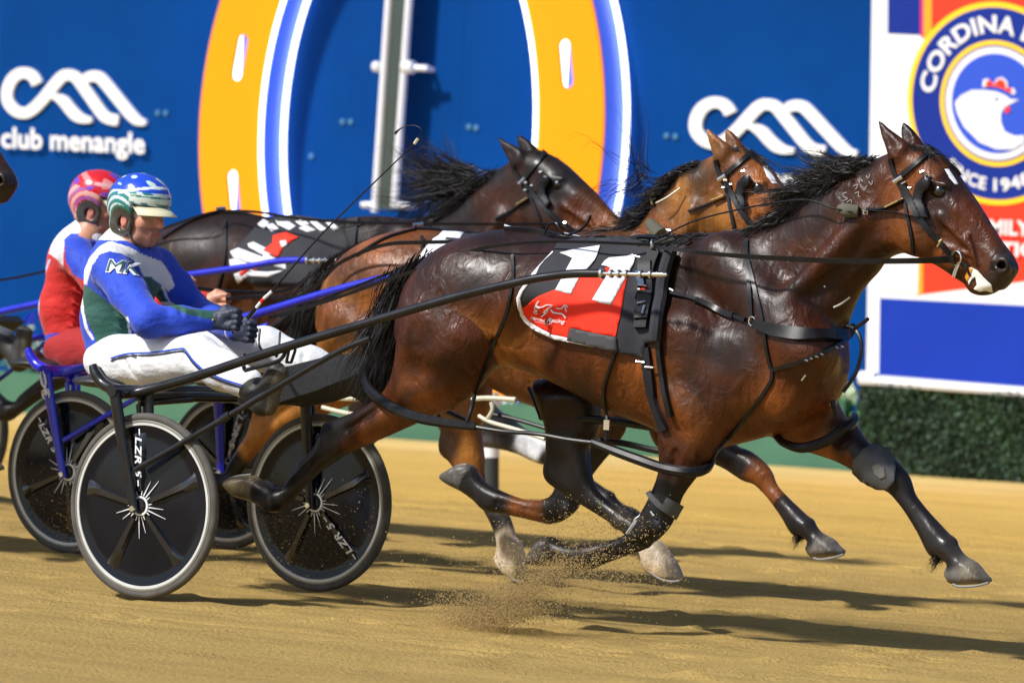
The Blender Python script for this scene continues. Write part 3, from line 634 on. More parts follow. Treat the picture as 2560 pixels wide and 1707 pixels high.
def ears_(F, mp, Yc):
    for pts, Y in ((EARN, Yc-.062), (EARF, Yc+.062)):
        pp = A([P(*mp(x, y), Y)[[0, 2]] for x, y in pts]); c = pp.mean(0); t = pp[0]
        F.poly(spline(pp, 3, True), Y, [(c[0], c[1], .024, .022), (t[0], t[1], .010, .012), (*(c+(c-t)*.6), .036, .034)], .014, 1)
        m = lambda u: A([t[0]+(c[0]-t[0])*u, 0, t[1]+(c[1]-t[1])*u])
        for sy in (-1,):
            a_, b_ = m(.30), m(1.05); a_[1] = Y-.019; b_[1] = Y-.032; F.cone(a_, b_, .006, .015, .010, cut=True)
def horse(label, Yc, mp, ctrl_col, coat, legs, mask=None, h=.0095, ears=True, hoofm=None, eye=True, hrx=0):
    """mp maps the leading horse's outline to this horse's"""
    cv = lambda pts, Y: A([[*P(*mp(x, y), Y)[[0, 2]]] for x, y in pts])
    cc = lambda ct, Y: [(*P(*mp(a, b), Y)[[0, 2]], w_, r_) for a, b, w_, r_ in ct]
    tr = cv(TRUNK, Yc); allp = [tr]
    ys = {'NH': Yc-.15, 'OH': Yc+.15, 'NF': Yc-.15, 'OF': Yc+.15}
    LG = {}
    for n_, (pt, ct, mpp) in legs.items():
        f_ = mpp or mp; LG[n_] = (A([[*P(*f_(x, y), ys[n_])[[0, 2]]] for x, y in pt]), [(*P(*f_(a, b), ys[n_])[[0, 2]], w_, r_) for a, b, w_, r_ in ct]); allp.append(LG[n_][0])
    ap = np.vstack(allp); F = Field((ap[:, 0].min()-.08, Yc-.42, ap[:, 1].min()-.05), (ap[:, 0].max()+.08, Yc+.42, ap[:, 1].max()+.30), h)
    F.poly(spline(tr, 4, True), Yc, cc(TCT, Yc), .03, 1)
    Q = lambda x, y, Y: P(*mp(x, y), Yc+Y)
    k = 1.0
    # muscle groups: haunch, flank hollow, shoulder blade, triceps, pectoral, ribs, jowl
    F.ell(Q(1170, 730, -.13), (.20, .13, .17), .10, 1); F.ell(Q(1170, 730, .13), (.20, .13, .17), .10, 1)
    for s_ in (-1, 1):
        F.cone(Q(1800, 650, s_*.10), Q(2010, 880, s_*.17), .09, .085, .07, 1, .7)
        F.cone(Q(1720, 860, s_*.17), Q(1790, 1010, s_*.16), .10, .08, .06, 1, .7)
        F.cone(Q(2040, 880, s_*.09), Q(1960, 1000, s_*.12), .09, .07, .06, 1, .9)
        F.ell(Q(1330, 860, s_*.25), (.10, .05, .14), .08, cut=True)
        F.cone(Q(1850, 880, s_*.285), Q(1990, 790, s_*.235), .022, .018, .035, sy=1, cut=True)
        F.cone(Q(1745, 720, s_*.30), Q(1690, 900, s_*.325), .03, .03, .045, cut=True)
        F.cone(Q(1935, 1010, s_*.262), Q(1880, 900, s_*.275), .022, .016, .03, cut=True)
        F.cone(Q(1232, 850, s_*.205), Q(1120, 985, s_*.20), .016, .010, .03, cut=True)       # stifle line
        F.cone(Q(1068, 740, s_*.225), Q(1018, 900, s_*.20), .012, .010, .03, cut=True)        # hamstring groove
        F.cone(Q(1110, 700, s_*.235), Q(1150, 900, s_*.245), .012, .012, .035, cut=True)
        F.cone(Q(2160, 545, s_*.085), Q(1960, 760, s_*.145), .030, .034, .05, 1)              # long neck muscle
        F.cone(Q(1820, 1000, s_*.235), Q(1770, 880, s_*.285), .014, .012, .03, cut=True)
        F.cone(Q(2000, 940, s_*.225), Q(1900, 1060, s_*.19), .014, .012, .03, cut=True)
        for pts in ([(1180, 880, .20), (1140, 940, .18), (1080, 990, .14)], [(2330, 600, .070), (2380, 622, .066), (2430, 640, .062)]):
            F.chain([Q(a_, b_, s_*c_) for a_, b_, c_ in pts], [.005]*len(pts), .016, 1)
        # neck: jugular groove and crest
        F.cone(Q(2190, 620, s_*.105), Q(2060, 820, s_*.16), .016, .02, .03, cut=True)
        # face
        F.ell(Q(2292, 575, s_*.070), (.085, .035, .09), .03, 1)                      # jowl
        F.cone(Q(2350, 540, s_*.083), Q(2420, 615, s_*.066), .011, .006, .02, 1)     # facial crest
        F.ell(Q(2347, 480, s_*.096), (.034, .014, .026), .014, cut=True)             # orbit
        F.cone(Q(2324, 458, s_*.078), Q(2366, 462, s_*.078), .011, .009, .022, 1)    # brow
        F.cone(Q(2405, 540, s_*.085), Q(2450, 600, s_*.068), .012, .012, .03, cut=True)
        F.ell(Q(2508, 664, s_*.050), (.030, .022, .034), .02, 1)                     # nostril rim
        F.cone(Q(2499, 664, s_*.100), Q(2508, 662, s_*.030), .0185, .013, .006, cut=True)
        F.ell(Q(2512, 680, s_*.070), (.010, .02, .016), .008, cut=True)
        F.cone(Q(2408, 655, s_*.058), Q(2482, 716, s_*.056), .006, .006, .010, cut=True)  # mouth line
        F.cone(Q(2420, 590, s_*.072), Q(2440, 660, s_*.064), .005, .005, .02, 1)
        F.cone(Q(2446, 696, s_*.052), Q(2505, 727, s_*.050), .006, .008, .006, cut=True)
        if eye: F.ell(Q(2346, 479, s_*.070), (.026, .022, .023), .006, 2)
    if ears: ears_(F, mp, Yc)
    li = 3; ids = {}
    for n_, (pp, ct) in LG.items():
        F.poly(spline(pp, 3, True), ys[n_], ct, .045, li, shrink=.000); ids[n_] = li; li += 1
        f_ = legs[n_][2] or mp; Z_ = lambda x, y, dy=0: P(*f_(x, y), ys[n_]+dy)
        if n_ == 'NH':
            F.cone(Z_(905, 1046), Z_(818, 1068), .012, .020, .02, li-1)        # Achilles and point of hock
            F.cone(Z_(790, 1135, -.03), Z_(725, 1205, -.028), .008, .008, .012, li-1)
        if n_ == 'NF':
            F.cone(Z_(1620, 1362, 0), Z_(1478, 1412, 0), .011, .012, .012, li-1); F.cone(Z_(1600, 1352, -.034), Z_(1480, 1392, -.034), .006, .006, .012, cut=True)
            F.cone(Z_(1690, 1130, -.062), Z_(1672, 1230, -.045), .008, .006, .02, cut=True); F.ell(Z_(1648, 1318, -.035), (.028, .022, .030), .02, li-1)
        if n_ == 'NH':
            F.cone(Z_(765, 1165, -.036), Z_(712, 1222, -.036), .006, .006, .012, cut=True); F.cone(Z_(960, 1010, -.06), Z_(870, 1075, -.045), .008, .006, .02, cut=True); F.ell(Z_(690, 1248, -.028), (.026, .020, .026), .02, li-1)
        if n_ == 'OF': F.ell(Z_(2362, 1372, -.020), (.024, .020, .026), .03, li-1)
        if n_ == 'OF': F.cone(Z_(2225, 1195, -.02), Z_(2335, 1368, -.02), .009, .011, .012, li-1)
    v, f, lab = F.mesh()
    # colour
    T_ = lambda lst: [(*P(*mp(x, y), Yc)[[0, 2]], c) for x, y, c in lst]
    c = idw(v[:, 0], v[:, 2], T_(ctrl_col['body']))
    for n_, i_ in ids.items():
        m_ = lab == i_; f_ = legs[n_][2] or mp
        c[m_] = idw(v[m_, 0], v[m_, 2], [(*P(*f_(x, y), ys[n_])[[0, 2]], q) for x, y, q in ctrl_col[n_]], 2.5, .0003)
    c[lab == 2] = (.006, .005, .004)
    e = P(*mp(2345, 478), Yc); de = (v[:, 0]-e[0])**2+(v[:, 2]-e[2])**2; c[(de < .045**2)] *= .55
    e = P(*mp(2506, 668), Yc); de = (v[:, 0]-e[0])**2+(v[:, 2]-e[2])**2; m_ = (de < .0185**2) & (np.abs(v[:, 1]-Yc) < .066); c[m_] = (.007, .004, .004)
    base = ((v[:, 0].min()+v[:, 0].max())/2, Yc, 0)
    root = thing('horse', base, label, 'horse', 'racing horses')
    body = obj('body', v, f, coat, root, True, c)
    if eye:
        for s_ in (-1, 1):
            ce = Q(2347, 478, s_*.0795); ce[1] = Yc+s_*.0795
            q = MB(); q.ring(ce, (0, s_, 0), 1, [(.0005, -.006), (.023, -.005), (.0225, .004), (.019, .0105), (.012, .0150), (.0005, .0172)], 24); q.build('eye', M_eye, root)
    return root, Surf(v, f), (v, f)
def hoof_shoe(root, mp, Y, pts, name='horseshoe'):
    MB().tube([P(*mp(x, y), Y) for x, y in pts], .005, 6, n=4).build(name, mat('worn_shoe', (.20, .195, .18), .6, metal=.0), root)
def hair(name, root, roots, flow, n, L, m, width=.002, curl=.25, spread=.02, seg=8, seed=1, droop=.5, yspread=.05, per=16):
    """fine strands gathered in wind-blown clumps; flow(t) is the lie of the hair at fraction t of the root line"""
    g = np.random.default_rng(seed); R = spline(roots, 8); V = []; Fc = []; u = np.linspace(0, 1, seg)[:, None]
    for c_ in range(max(1, n//per)):
        t = g.random(); k = t*(len(R)-1); j = min(int(k), len(R)-2); p0 = R[j]+(R[j+1]-R[j])*(k-j)+g.normal(size=3)*A([spread, yspread, spread])*.6
        d = A(flow(t), float); d /= np.linalg.norm(d); d = d+g.normal(size=3)*A([.16, .16, .16])*(.6+curl); ll = (L(t) if callable(L) else L)*g.uniform(.6, 1.2)
        ph = g.uniform(0, 6.28, 3); am = g.uniform(.02, .11)*(.4+curl); bend = g.normal()*.25*curl
        axis = p0+d*ll*u+A([0, 0, 1.])*(-droop*.5+bend)*ll*u**2+am*ll*np.stack([np.sin(ph[0]+u[:, 0]*5), .6*np.sin(ph[1]+u[:, 0]*6), np.sin(ph[2]+u[:, 0]*7)], 1)*u
        for i in range(per):
            o_ = g.normal(size=3)*A([spread, yspread*.5, spread])*.7; l2 = g.uniform(.6, 1.05); wob = g.normal(size=3)*.012
            pts = p0+(axis-p0)*l2+o_*(1-.75*u)+wob*np.sin(u*g.uniform(3, 8)+ph[0])*u
            t_ = np.gradient(pts, axis=0); t_ /= np.linalg.norm(t_, axis=1)[:, None]+1e-9
            sd = np.cross(t_, g.normal(size=3)*.5+A([-.5, .8, 0])); sd /= np.linalg.norm(sd, axis=1)[:, None]+1e-9
            ww = width*g.uniform(.6, 1.3)*np.linspace(1, .15, seg)[:, None]; V.append(np.stack([pts-sd*ww, pts+sd*ww], 1).reshape(-1, 3))
    o = np.arange(len(V))*seg*2; Fc = np.concatenate([np.stack([o+2*s_, o+2*s_+1, o+2*s_+3, o+2*s_+2], 1) for s_ in range(seg-1)])
    return obj(name, np.vstack(V), Fc, m, root, True)
idm = lambda x, y: (x, y)
colA = dict(body=[(1100, 660, DK), (1260, 600, DK), (1450, 610, DK), (1700, 610, DK), (1120, 720, BR), (1050, 780, BR), (1100, 860, BR), (1200, 740, BR), (1300, 700, DK), (1340, 760, BR), (1240, 890, TAN), (1300, 900, TAN), (1390, 920, CHE), (1470, 900, BR), (1500, 980, BR), (1620, 1020, CHE), (1600, 860, BR), (1740, 700, DK), (1800, 800, BR), (1700, 930, CHE), (1720, 1010, CHE), (1850, 960, BR), (1900, 880, DK), (1900, 700, DK), (1960, 780, DK), (2050, 900, BR), (2000, 1030, CHE), (1930, 1070, CHE), (2050, 650, BR), (2040, 560, DK), (2150, 480, BR), (2100, 760, BR), (2190, 560, BR), (2240, 430, BR), (2180, 405, BLK), (2060, 470, BLK), (2000, 515, BLK), (2200, 640, BR),
                    (2290, 470, CHE), (2290, 600, CHE), (2340, 420, CHE), (2380, 480, DK), (2370, 540, DK), (2440, 540, BR), (2420, 600, BR), (2380, 650, CHE), (2470, 600, BR), (2470, 660, BR), (2530, 650, MUZ), (2510, 700, MUZ), (2480, 725, MUZ), (2430, 720, BR), (2395, 690, DK), (2400, 440, DK), (2210, 320, DK), (2240, 360, BR), (2265, 320, DK), (2285, 350, BR)],
            NH=[(1120, 760, BR), (1200, 850, BR), (1100, 900, BR), (1060, 990, CHE), (1000, 1050, CHE), (930, 1090, CHE), (1000, 970, BR), (930, 1025, DK), (880, 1060, BLK), (900, 1100, BR), (850, 1080, BLK), (830, 1140, BLK), (770, 1190, BLK), (700, 1250, BLK), (655, 1228, BLK), (628, 1220, (.12, .09, .05)), (604, 1218, (.13, .10, .055)), (585, 1205, (.15, .115, .06))],
            OH=[(1400, 980, DK), (1430, 1050, DK), (1430, 1090, BLK), (1400, 1200, BLK), (1500, 1270, BLK), (1590, 1330, BLK), (1605, 1345, BLK), (1622, 1362, WH), (1640, 1390, WH), (1660, 1400, WH), (1640, 1420, (.42, .30, .17)), (1690, 1430, (.30, .24, .16)), (1665, 1440, (.42, .30, .17))],
            NF=[(1700, 980, CHE), (1750, 1050, CHE), (1680, 1080, BR), (1720, 1150, BR), (1700, 1180, DK), (1690, 1220, BLK), (1650, 1300, BLK), (1540, 1370, BLK), (1440, 1395, BLK), (1395, 1385, BLK), (1365, 1385, (.09, .08, .07)), (1335, 1400, (.09, .08, .07))],
            OF=[(1950, 1040, CHE), (2050, 1060, CHE), (2080, 1120, TAN), (2120, 1100, DK), (2130, 1160, CHE), (2170, 1130, BLK), (2200, 1180, BLK), (2250, 1220, BLK), (2300, 1280, BLK), (2350, 1370, BLK), (2390, 1410, BLK), (2400, 1432, (.11, .10, .09)), (2440, 1440, (.15, .125, .09)), (2380, 1450, (.11, .10, .09))])
LEGA = dict(NH=(NH, NHC, None), OH=(OH, OHC, None), NF=(NF, NFC, None), OF=(OF, OFC, None))
horseA, surfA, meshA = horse('leading dark bay horse in full stride wearing saddlecloth eleven', YA, idm, colA, M_coat, LEGA, h=.0078)
hoof_shoe(horseA, idm, YA-.16, [(560, 1206), (575, 1196), (600, 1189), (628, 1186)]); hoof_shoe(horseA, idm, YA-.17, [(1322, 1408), (1330, 1383), (1346, 1358), (1362, 1346)])
hoof_shoe(horseA, idm, YA+.10, [(2382, 1460), (2400, 1466), (2440, 1464), (2472, 1456)]); hoof_shoe(horseA, idm, YA+.10, [(1622, 1428), (1650, 1446), (1678, 1453), (1700, 1451)])
# ------------------------------------------------------------------ the other horses
def rot(p, piv, to, s, th, u=None):
    d = A(p, float)-A(piv); k = 1.0
    if u is not None: k = min(max((d@A(u)/np.linalg.norm(u))/45, 0), 1)
    a = math.radians(th)*k; return (to[0]+s*(d[0]*math.cos(a)-d[1]*math.sin(a)), to[1]+s*(d[0]*math.sin(a)+d[1]*math.cos(a)))
sm_ = lambda t: min(max(t, 0), 1)**2*(3-2*min(max(t, 0), 1))
def mapB(x, y):
    b = (.90*x-98, .93*y+36); hd = rot((x, y), (2282, 360), (1838, 368), .865, 0)
    t = sm_((x-1780)/(2200-1780))*sm_((900-y)/180) if x < 2235 else 1.0
    return (b[0]*(1-t)+hd[0]*t, b[1]*(1-t)+hd[1]*t)
def mapC(x, y):
    b = (.85*x-527, .9*y+12); hd = rot((x, y), (2282, 360), (1322, 376), .83, -11)
    t = sm_((x-1700)/(2200-1700))*sm_((900-y)/180) if x < 2235 else 1.0
    return (b[0]*(1-t)+hd[0]*t, b[1]*(1-t)+hd[1]*t)
BRB = (.17, .052, .012); TNB = (.27, .105, .02); DB = (.055, .020, .008)
colB = dict(body=[(1150, 640, BRB), (1260, 600, BRB), (1450, 610, DB), (1700, 610, DB), (1100, 780, TNB), (1300, 760, BRB), (1250, 880, TNB), (1400, 920, BRB), (1600, 1000, BRB), (1800, 900, BRB), (2000, 1000, BRB), (2060, 640, BRB), (1950, 650, DB), (2150, 500, TNB), (2180, 405, BLK), (2060, 470, BLK), (2290, 440, BRB), (2280, 560, TNB), (2380, 480, BRB), (2350, 540, BRB), (2420, 600, BRB), (2480, 640, BRB), (2530, 690, MUZ), (2210, 320, TNB), (2240, 370, TNB), (2275, 330, BRB)],
            NH=[(1120, 760, BRB), (1150, 900, TNB), (1060, 990, TNB), (960, 1050, TNB), (860, 1100, TNB), (800, 1140, TNB), (740, 1200, BLK), (690, 1250, BLK), (604, 1218, (.1, .09, .07))],
            OH=[(1430, 980, TNB), (1430, 1090, TNB), (1400, 1170, (.10, .05, .03)), (1450, 1190, TNB), (1480, 1250, BRB), (1540, 1270, BLK), (1590, 1330, BLK), (1615, 1355, WH), (1650, 1405, WH), (1680, 1440, (.45, .36, .22))],
            NF=[(1700, 1050, BRB), (1700, 1180, BLK), (1645, 1310, BLK), (1560, 1360, BRB), (1480, 1390, BLK), (1400, 1385, BLK), (1365, 1385, (.13, .12, .11)), (1335, 1400, (.13, .12, .11))],
            OF=[(1950, 1040, BRB), (2100, 1110, BLK), (2200, 1180, BLK), (2230, 1215, BRB), (2275, 1260, BRB), (2310, 1300, BLK), (2360, 1370, BLK), (2390, 1410, BLK), (2410, 1432, (.15, .13, .11)), (2440, 1445, (.15, .13, .11))])
colC = dict(body=[(x, y, (c[0]*.62, c[1]*.62, c[2]*.75)) for x, y, c in colA['body'] if x < 2230]+[(2290, 470, DK), (2290, 600, DK), (2380, 480, BLK), (2420, 600, BR), (2470, 640, CHE), (2500, 670, TAN), (2530, 690, MUZ), (2210, 320, DK), (2240, 360, DK)],
            NH=[(x, y, BLK) for x, y in ((1120, 800), (960, 1050), (840, 1100), (700, 1250), (604, 1218))], OH=[(1430, 1000, DK), (1500, 1300, BLK)], NF=[(1700, 1050, DK), (1640, 1310, BLK), (1400, 1390, BLK)],
            OF=[(1950, 1040, BLK), (2140, 1135, BLK), (2170, 1150, (.5, .5, .52)), (2200, 1185, (.5, .5, .52)), (2225, 1210, BLK), (2300, 1290, BLK), (2425, 1445, BLK)])
YB, YC = 2.52, 4.5
legsB = dict(NH=(NH, NHC, lambda x, y: rot((x, y), (840, 1096), (662, 1060), .87, -8, (-1, 1)) if True else 0), OH=(OH, OHC, lambda x, y: rot((x, y), (1405, 1199), (1140, 1135), .93, 22, (.3, 1))),
             NF=(NF, NFC, lambda x, y: rot((x, y), (1641, 1315), (1410, 1272), .95, 31, (-1, .4))), OF=(OF, OFC, lambda x, y: rot((x, y), (2190, 1170), (1856, 1162), .84, -4)))
legsC = dict(NH=(NH, NHC, lambda x, y: rot((x, y), (840, 1096), (165, 925), .84, 11)), OH=(OH, OHC, None), NF=(NF, NFC, None), OF=(OF, OFC, lambda x, y: rot((x, y), (2190, 1170), (1338, 1120), .84, -12)))
horseB, surfB, _m = horse('bright bay horse with a white blaze, running second between the dark horses', YB, mapB, colB, M_coat, legsB, h=.011)
horseC, surfC, _m = horse('almost black horse on the far side under the zebra striped saddlecloth', YC, mapC, colC, M_coat_dry, legsC, h=.012)
mNF = legsB['NF'][2]; hoof_shoe(horseB, mNF, YB-.17, [(1322, 1408), (1330, 1383), (1346, 1358), (1362, 1346)]); mOF = legsB['OF'][2]; hoof_shoe(horseB, mOF, YB+.10, [(2382, 1460), (2400, 1466), (2440, 1464), (2472, 1456)])
mOH = legsB['OH'][2]; hoof_shoe(horseB, mOH, YB+.10, [(1622, 1428), (1650, 1446), (1678, 1453), (1700, 1451)])
# ------------------------------------------------------------------ manes and tails
def mane(root, mp, Yc, n, seed, brown=False, lift=0., L0=.24, tuft=True):
    R = [P(*mp(x, y), Yc-.02) for x, y in ((1640, 612), (1740, 604), (1850, 594), (1930, 566), (2000, 516), (2069, 470), (2120, 440), (2190, 402))]
    fl = lambda t: (-1.0, -.13, -.22-.10*t+lift)
    m = M_hair
    o = hair('mane', root, R, fl, n, lambda t: L0*(1.0-.55*t), m, .0019, .35, .012, 9, seed, .25, .040)
    fore = [P(*mp(x, y), Yc-.01) for x, y in ((2270, 368), (2300, 366), (2330, 384))]
    hair('forelock', root, fore, lambda t: (.66, .15, -.50), n//24, .15, m, .0018, .35, .008, 8, seed+5, .1, .03)
    return o
mane(horseA, idm, YA, 7500, 3, L0=.185, lift=-.10); mane(horseB, mapB, YB, 4500, 4, lift=.0, L0=.22); mane(horseC, mapC, YC, 4500, 5, lift=-.12, L0=.34)
# upright wind-blown locks
hair('lock', horseA, [P(1990, 500, YA-.03), P(2070, 450, YA-.03), P(2150, 410, YA-.03)], lambda t: (-1, -.1, .0+.12*t), 1500, .15, M_hair, .0018, .7, .014, 10, 21, .3, .04)
hair('lock', horseB, [P(1590, 470, YB-.03), P(1640, 440, YB-.03)], lambda t: (-.55, 0, .7), 70, .26, M_hair, .0014, 2.6, .03, 12, 22, 1.4, .05, 5)
hair('lock', horseC, [P(1120, 470, YC-.03), P(1180, 440, YC-.03)], lambda t: (-1, 0, .06), 1100, .32, M_hair, .0018, 1.1, .03, 10, 23, .1, .05)
def tail(root, mp, Yc, n, seed, pts, L0):
    q = MB(); pp = [P(*mp(x, y), Yc-.03) for x, y in pts]; q.tube(pp, [.035, .05, .06, .055, .02], 10, flat=.8); q.build('tail', M_hair, root)
    hair('tail_hair', root, pp[:3], lambda t: (-.50+.28*t, -.06, -.62-.30*t), n, L0, M_hair, .0019, .25, .028, 10, seed, .30, .05)
tail(horseA, idm, YA, 5200, 8, ((1078, 672), (1030, 700), (985, 760), (945, 830), (915, 890)), .33)
tail(horseB, mapB, YB, 3000, 9, ((1078, 672), (1030, 700), (985, 760), (930, 810), (860, 850)), .36)
tail(horseC, mapC, YC, 1200, 10, ((1078, 672), (1030, 700), (985, 760), (930, 810), (860, 850)), .36)

# fetlock tufts
for rt, f_, Y, x, y, dx, dz in ((horseA, idm, YA-.15, 1440, 1412, -.6, -.6), (horseA, idm, YA+.15, 2352, 1388, -.5, -.7), (horseA, idm, YA-.15, 676, 1278, -.7, .1), (horseB, legsB['OF'][2], YB+.15, 2352, 1388, -.5, -.7)):
    hair('fetlock_hair', rt, [P(*f_(x-8, y), Y), P(*f_(x+8, y-4), Y)], lambda t: (dx, 0, dz), 160, .05, M_hair, .0012, .3, .008, 5, 31, .1, .02)
# ------------------------------------------------------------------ tack of the two horses behind
def S_(sf, root, pts, wd, nm='strap', m=M_leather, off=.007, **k): return strap(sf, pts, wd, m, root, nm, off=off, **k)
def B_(sf, root, pts, r, nm, m, off=.02):
    D, N = lay(sf, pts, off, 3); p = A([CAM+ray(x, y)*d for (x, y), d in zip(pts, D)])+N*off; MB().tube(p, r, 8, smooth=False).build(nm, m, root)
m_ = lambda mp, l: [mp(*q) for q in l]
for sf, rt, mp in ((surfB, horseB, mapB), (surfC, horseC, mapC)):
    S_(sf, rt, m_(mp, [(2228, 396), (2234, 425), (2250, 462)]), .018, 'crown_strap'); S_(sf, rt, m_(mp, [(2249, 445), (2285, 415), (2332, 376)]), .020, 'browband')
    S_(sf, rt, m_(mp, [(2254, 455), (2280, 510), (2310, 560), (2345, 600), (2385, 640)]), .024, 'cheek_strap', th=.006); S_(sf, rt, m_(mp, [(2252, 462), (2262, 500), (2270, 540), (2280, 590), (2284, 634)]), .013, 'throat_latch')
    patch(sf, m_(mp, [(2298, 462), (2322, 444), (2332, 452), (2330, 468), (2314, 486), (2312, 500), (2322, 530), (2306, 544), (2288, 505)]), .026, M_leather, rt, 'blinker', th=.016, step=6)
    B_(sf, rt, m_(mp, [(2240, 457), (2262, 443)]), .011, 'browband_plate', M_steel, .018)
    for q in ((2264, 458), (2258, 480), (2280, 470), (2313, 436), (2353, 603)): B_(sf, rt, m_(mp, [(q[0]-4, q[1]), (q[0]+4, q[1])]), .007, 'stud', M_steel, .026)
    S_(sf, rt, m_(mp, [(2262, 503), (2236, 512), (2190, 530), (2140, 545)]), .007, 'check_rein'); B_(sf, rt, m_(mp, [(2222, 516), (2258, 503)]), .006, 'clip', M_brass, .02)
    S_(sf, rt, m_(mp, [(1262, 578), (1330, 582), (1420, 598), (1500, 604), (1600, 602)]), .018, 'back_strap'); S_(sf, rt, m_(mp, [(1262, 580), (1180, 604), (1100, 650)]), .013, 'crupper'); B_(sf, rt, m_(mp, [(1258, 576), (1282, 574)]), .010, 'buckle', M_steel, .015)
    S_(sf, rt, m_(mp, [(1660, 598), (1650, 700), (1640, 860), (1650, 1000), (1664, 1075)]), .06, 'saddle_pad', M_rubber, .010)
    S_(sf, rt, m_(mp, [(1282, 600), (1285, 700), (1262, 790), (1215, 920)]), .013, 'hopple_hanger')
patch(surfB, m_(mapB, [(2362, 416), (2374, 416), (2392, 444), (2404, 466), (2390, 466), (2374, 446)]), .003, M_wcloth, horseB, 'blaze', th=.002, step=4)
q = MB(); q.tube([P(1700, 470, YB-.12), P(1670, 492, YB-.14), P(1640, 508, YB-.15)], .004, 6); q.build('check_rein', M_cream, horseB)
B_(surfB, horseB, [(1632, 512), (1642, 500), (1652, 490)], .008, 'clip', M_brass, .03)
c = P(1645, 575, YB-.17); MB().tube([c+A([-.035, -.02, .03]), c+A([.03, -.03, -.02])], [.022, .034], 10).build('felt_pad', mat('felt_olive', (.10, .095, .07), .95), horseB)
MB().tube([P(1664, 575, YB-.16), P(1677, 578, YB-.16), P(1678, 590, YB-.16), P(1668, 594, YB-.16)], .005, 6).build('hook', M_steel, horseB)
# middle horse: white cloth with a black number
cB = sc([(1435, 575), (1470, 520), (1510, 460), (1560, 395), (1610, 350), (1680, 312), (1740, 318), (1830, 322), (1960, 345), (2080, 380), (2080, 700), (1700, 700), (1500, 610)], .3317, 560, 480)
patch(surfB, cB, .016, M_bcloth, horseB, 'saddlecloth', th=.012, step=12)
patch(surfB, sc([(1450, 562), (1480, 515), (1530, 440), (1590, 372), (1625, 352), (1660, 318), (1740, 322), (1815, 330), (1790, 372), (1740, 430), (1640, 520), (1560, 545)], .3317, 560, 480), .019, M_wcloth, horseB, 'cloth_panel', th=.003, step=8)
patch(surfB, sc([(1690, 365), (1800, 375), (1790, 390), (1680, 380)], .3317, 560, 480), .021, M_bcloth, horseB, 'cloth_number', th=.002, step=8)
# far horse: zebra stripes
z = lambda p: sc(p, .3317, 560, 480)
patch(surfC, z([(60, 510), (80, 450), (200, 330), (270, 250), (400, 195), (520, 190), (700, 210), (860, 250), (940, 330), (960, 420), (900, 560), (860, 660), (700, 700), (400, 695), (250, 690), (110, 660), (70, 590)]), .016, M_bcloth, horseC, 'saddlecloth', th=.012, step=12)
for i, q in enumerate(([(200, 410), (240, 400), (380, 455), (330, 485), (210, 430)], [(75, 465), (130, 445), (340, 510), (310, 548), (100, 505)], [(66, 525), (110, 520), (250, 565), (220, 598), (75, 580)], [(105, 618), (180, 600), (330, 610), (450, 600), (340, 642), (210, 632), (130, 668)],
        [(330, 482), (470, 545), (480, 580), (300, 532)], [(270, 260), (310, 232), (350, 250), (310, 288)], [(395, 225), (440, 215), (545, 270), (500, 292), (420, 262)], [(500, 213), (570, 213), (655, 255), (600, 268)], [(330, 270), (380, 262), (425, 292), (370, 308)], [(580, 290), (640, 275), (705, 300), (640, 312)], [(660, 245), (700, 240), (790, 290), (740, 300)], [(770, 240), (820, 245), (880, 280), (840, 292)])):
    qc = A(q, float); qc = qc.mean(0)+(qc-qc.mean(0))*A([1.10, 1.28]); q = [tuple(u) for u in qc]
    patch(surfC, z(q), .019, M_wcloth, horseC, 'cloth_stripe', th=.002, step=8)
for q in ([(385, 345), (480, 320), (575, 355), (520, 385), (462, 430), (420, 502), (310, 450), (380, 400)], [(198, 552), (262, 560), (272, 590), (200, 584)], [(130, 612), (232, 560), (240, 574), (150, 630)]): patch(surfC, z(q), .021, M_red, horseC, 'cloth_red_panel', th=.002, step=8)
patch(surfC, z([(436, 388), (482, 380), (492, 412), (452, 432)]), .023, M_wcloth, horseC, 'cloth_stripe', th=.002, step=8)

for pts, r in (([(1197, 1039), (1227, 1055), (1296, 1075), (1362, 1097)], .009), ([(1228, 1005), (1231, 1025), (1215, 1052)], .009), ([(1180, 997), (1225, 995), (1290, 999)], .011), ([(789, 986), (840, 994), (892, 997)], .011), ([(806, 1018), (845, 1028), (885, 1036)], .010)):
    MB().tube([P(x, y, YB-.24) for x, y in pts], r, 8).build('hopple_loop', M_cream, horseB)
for pts, r in (([(1230, 1035), (1290, 1048), (1380, 1075), (1420, 1090)], .009),): MB().tube([P(x, y, YB-.2) for x, y in pts], r, 8).build('hopple_strap', M_leather, horseB)
# ================================================================== HARNESS of the leading horse
HA = horseA
def col_(rgb): return lambda x, y: rgb
# saddlecloth (photo units), layered sheets
s6 = lambda p: sc(p, .2550, 1280, 540)
cloth = s6([(420, 380), (470, 290), (600, 262), (900, 232), (1150, 245), (1350, 290), (1480, 330), (1590, 370), (1570, 470), (1520, 650), (1480, 900), (1450, 1235), (1330, 1245), (1305, 1400), (1180, 1365), (1060, 1335), (860, 1290), (700, 1250), (560, 1215), (440, 1185), (320, 1135), (230, 1085), (160, 1030), (105, 960), (80, 890), (78, 800), (110, 740), (180, 650), (250, 560), (330, 460)])
patch(surfA, cloth, .020, M_bcloth, HA, 'saddlecloth', th=.014, step=11)
trim = s6([(425, 378), (250, 560), (180, 650), (110, 740), (76, 800), (76, 890), (100, 965), (155, 1040), (225, 1098), (320, 1150), (440, 1200), (560, 1228), (700, 1258), (870, 1292), (820, 1262), (700, 1232), (580, 1195), (450, 1160), (340, 1112), (250, 1060), (185, 1010), (135, 945), (113, 880), (112, 800), (140, 745), (215, 660), (265, 600), (300, 520), (350, 460), (432, 390)])
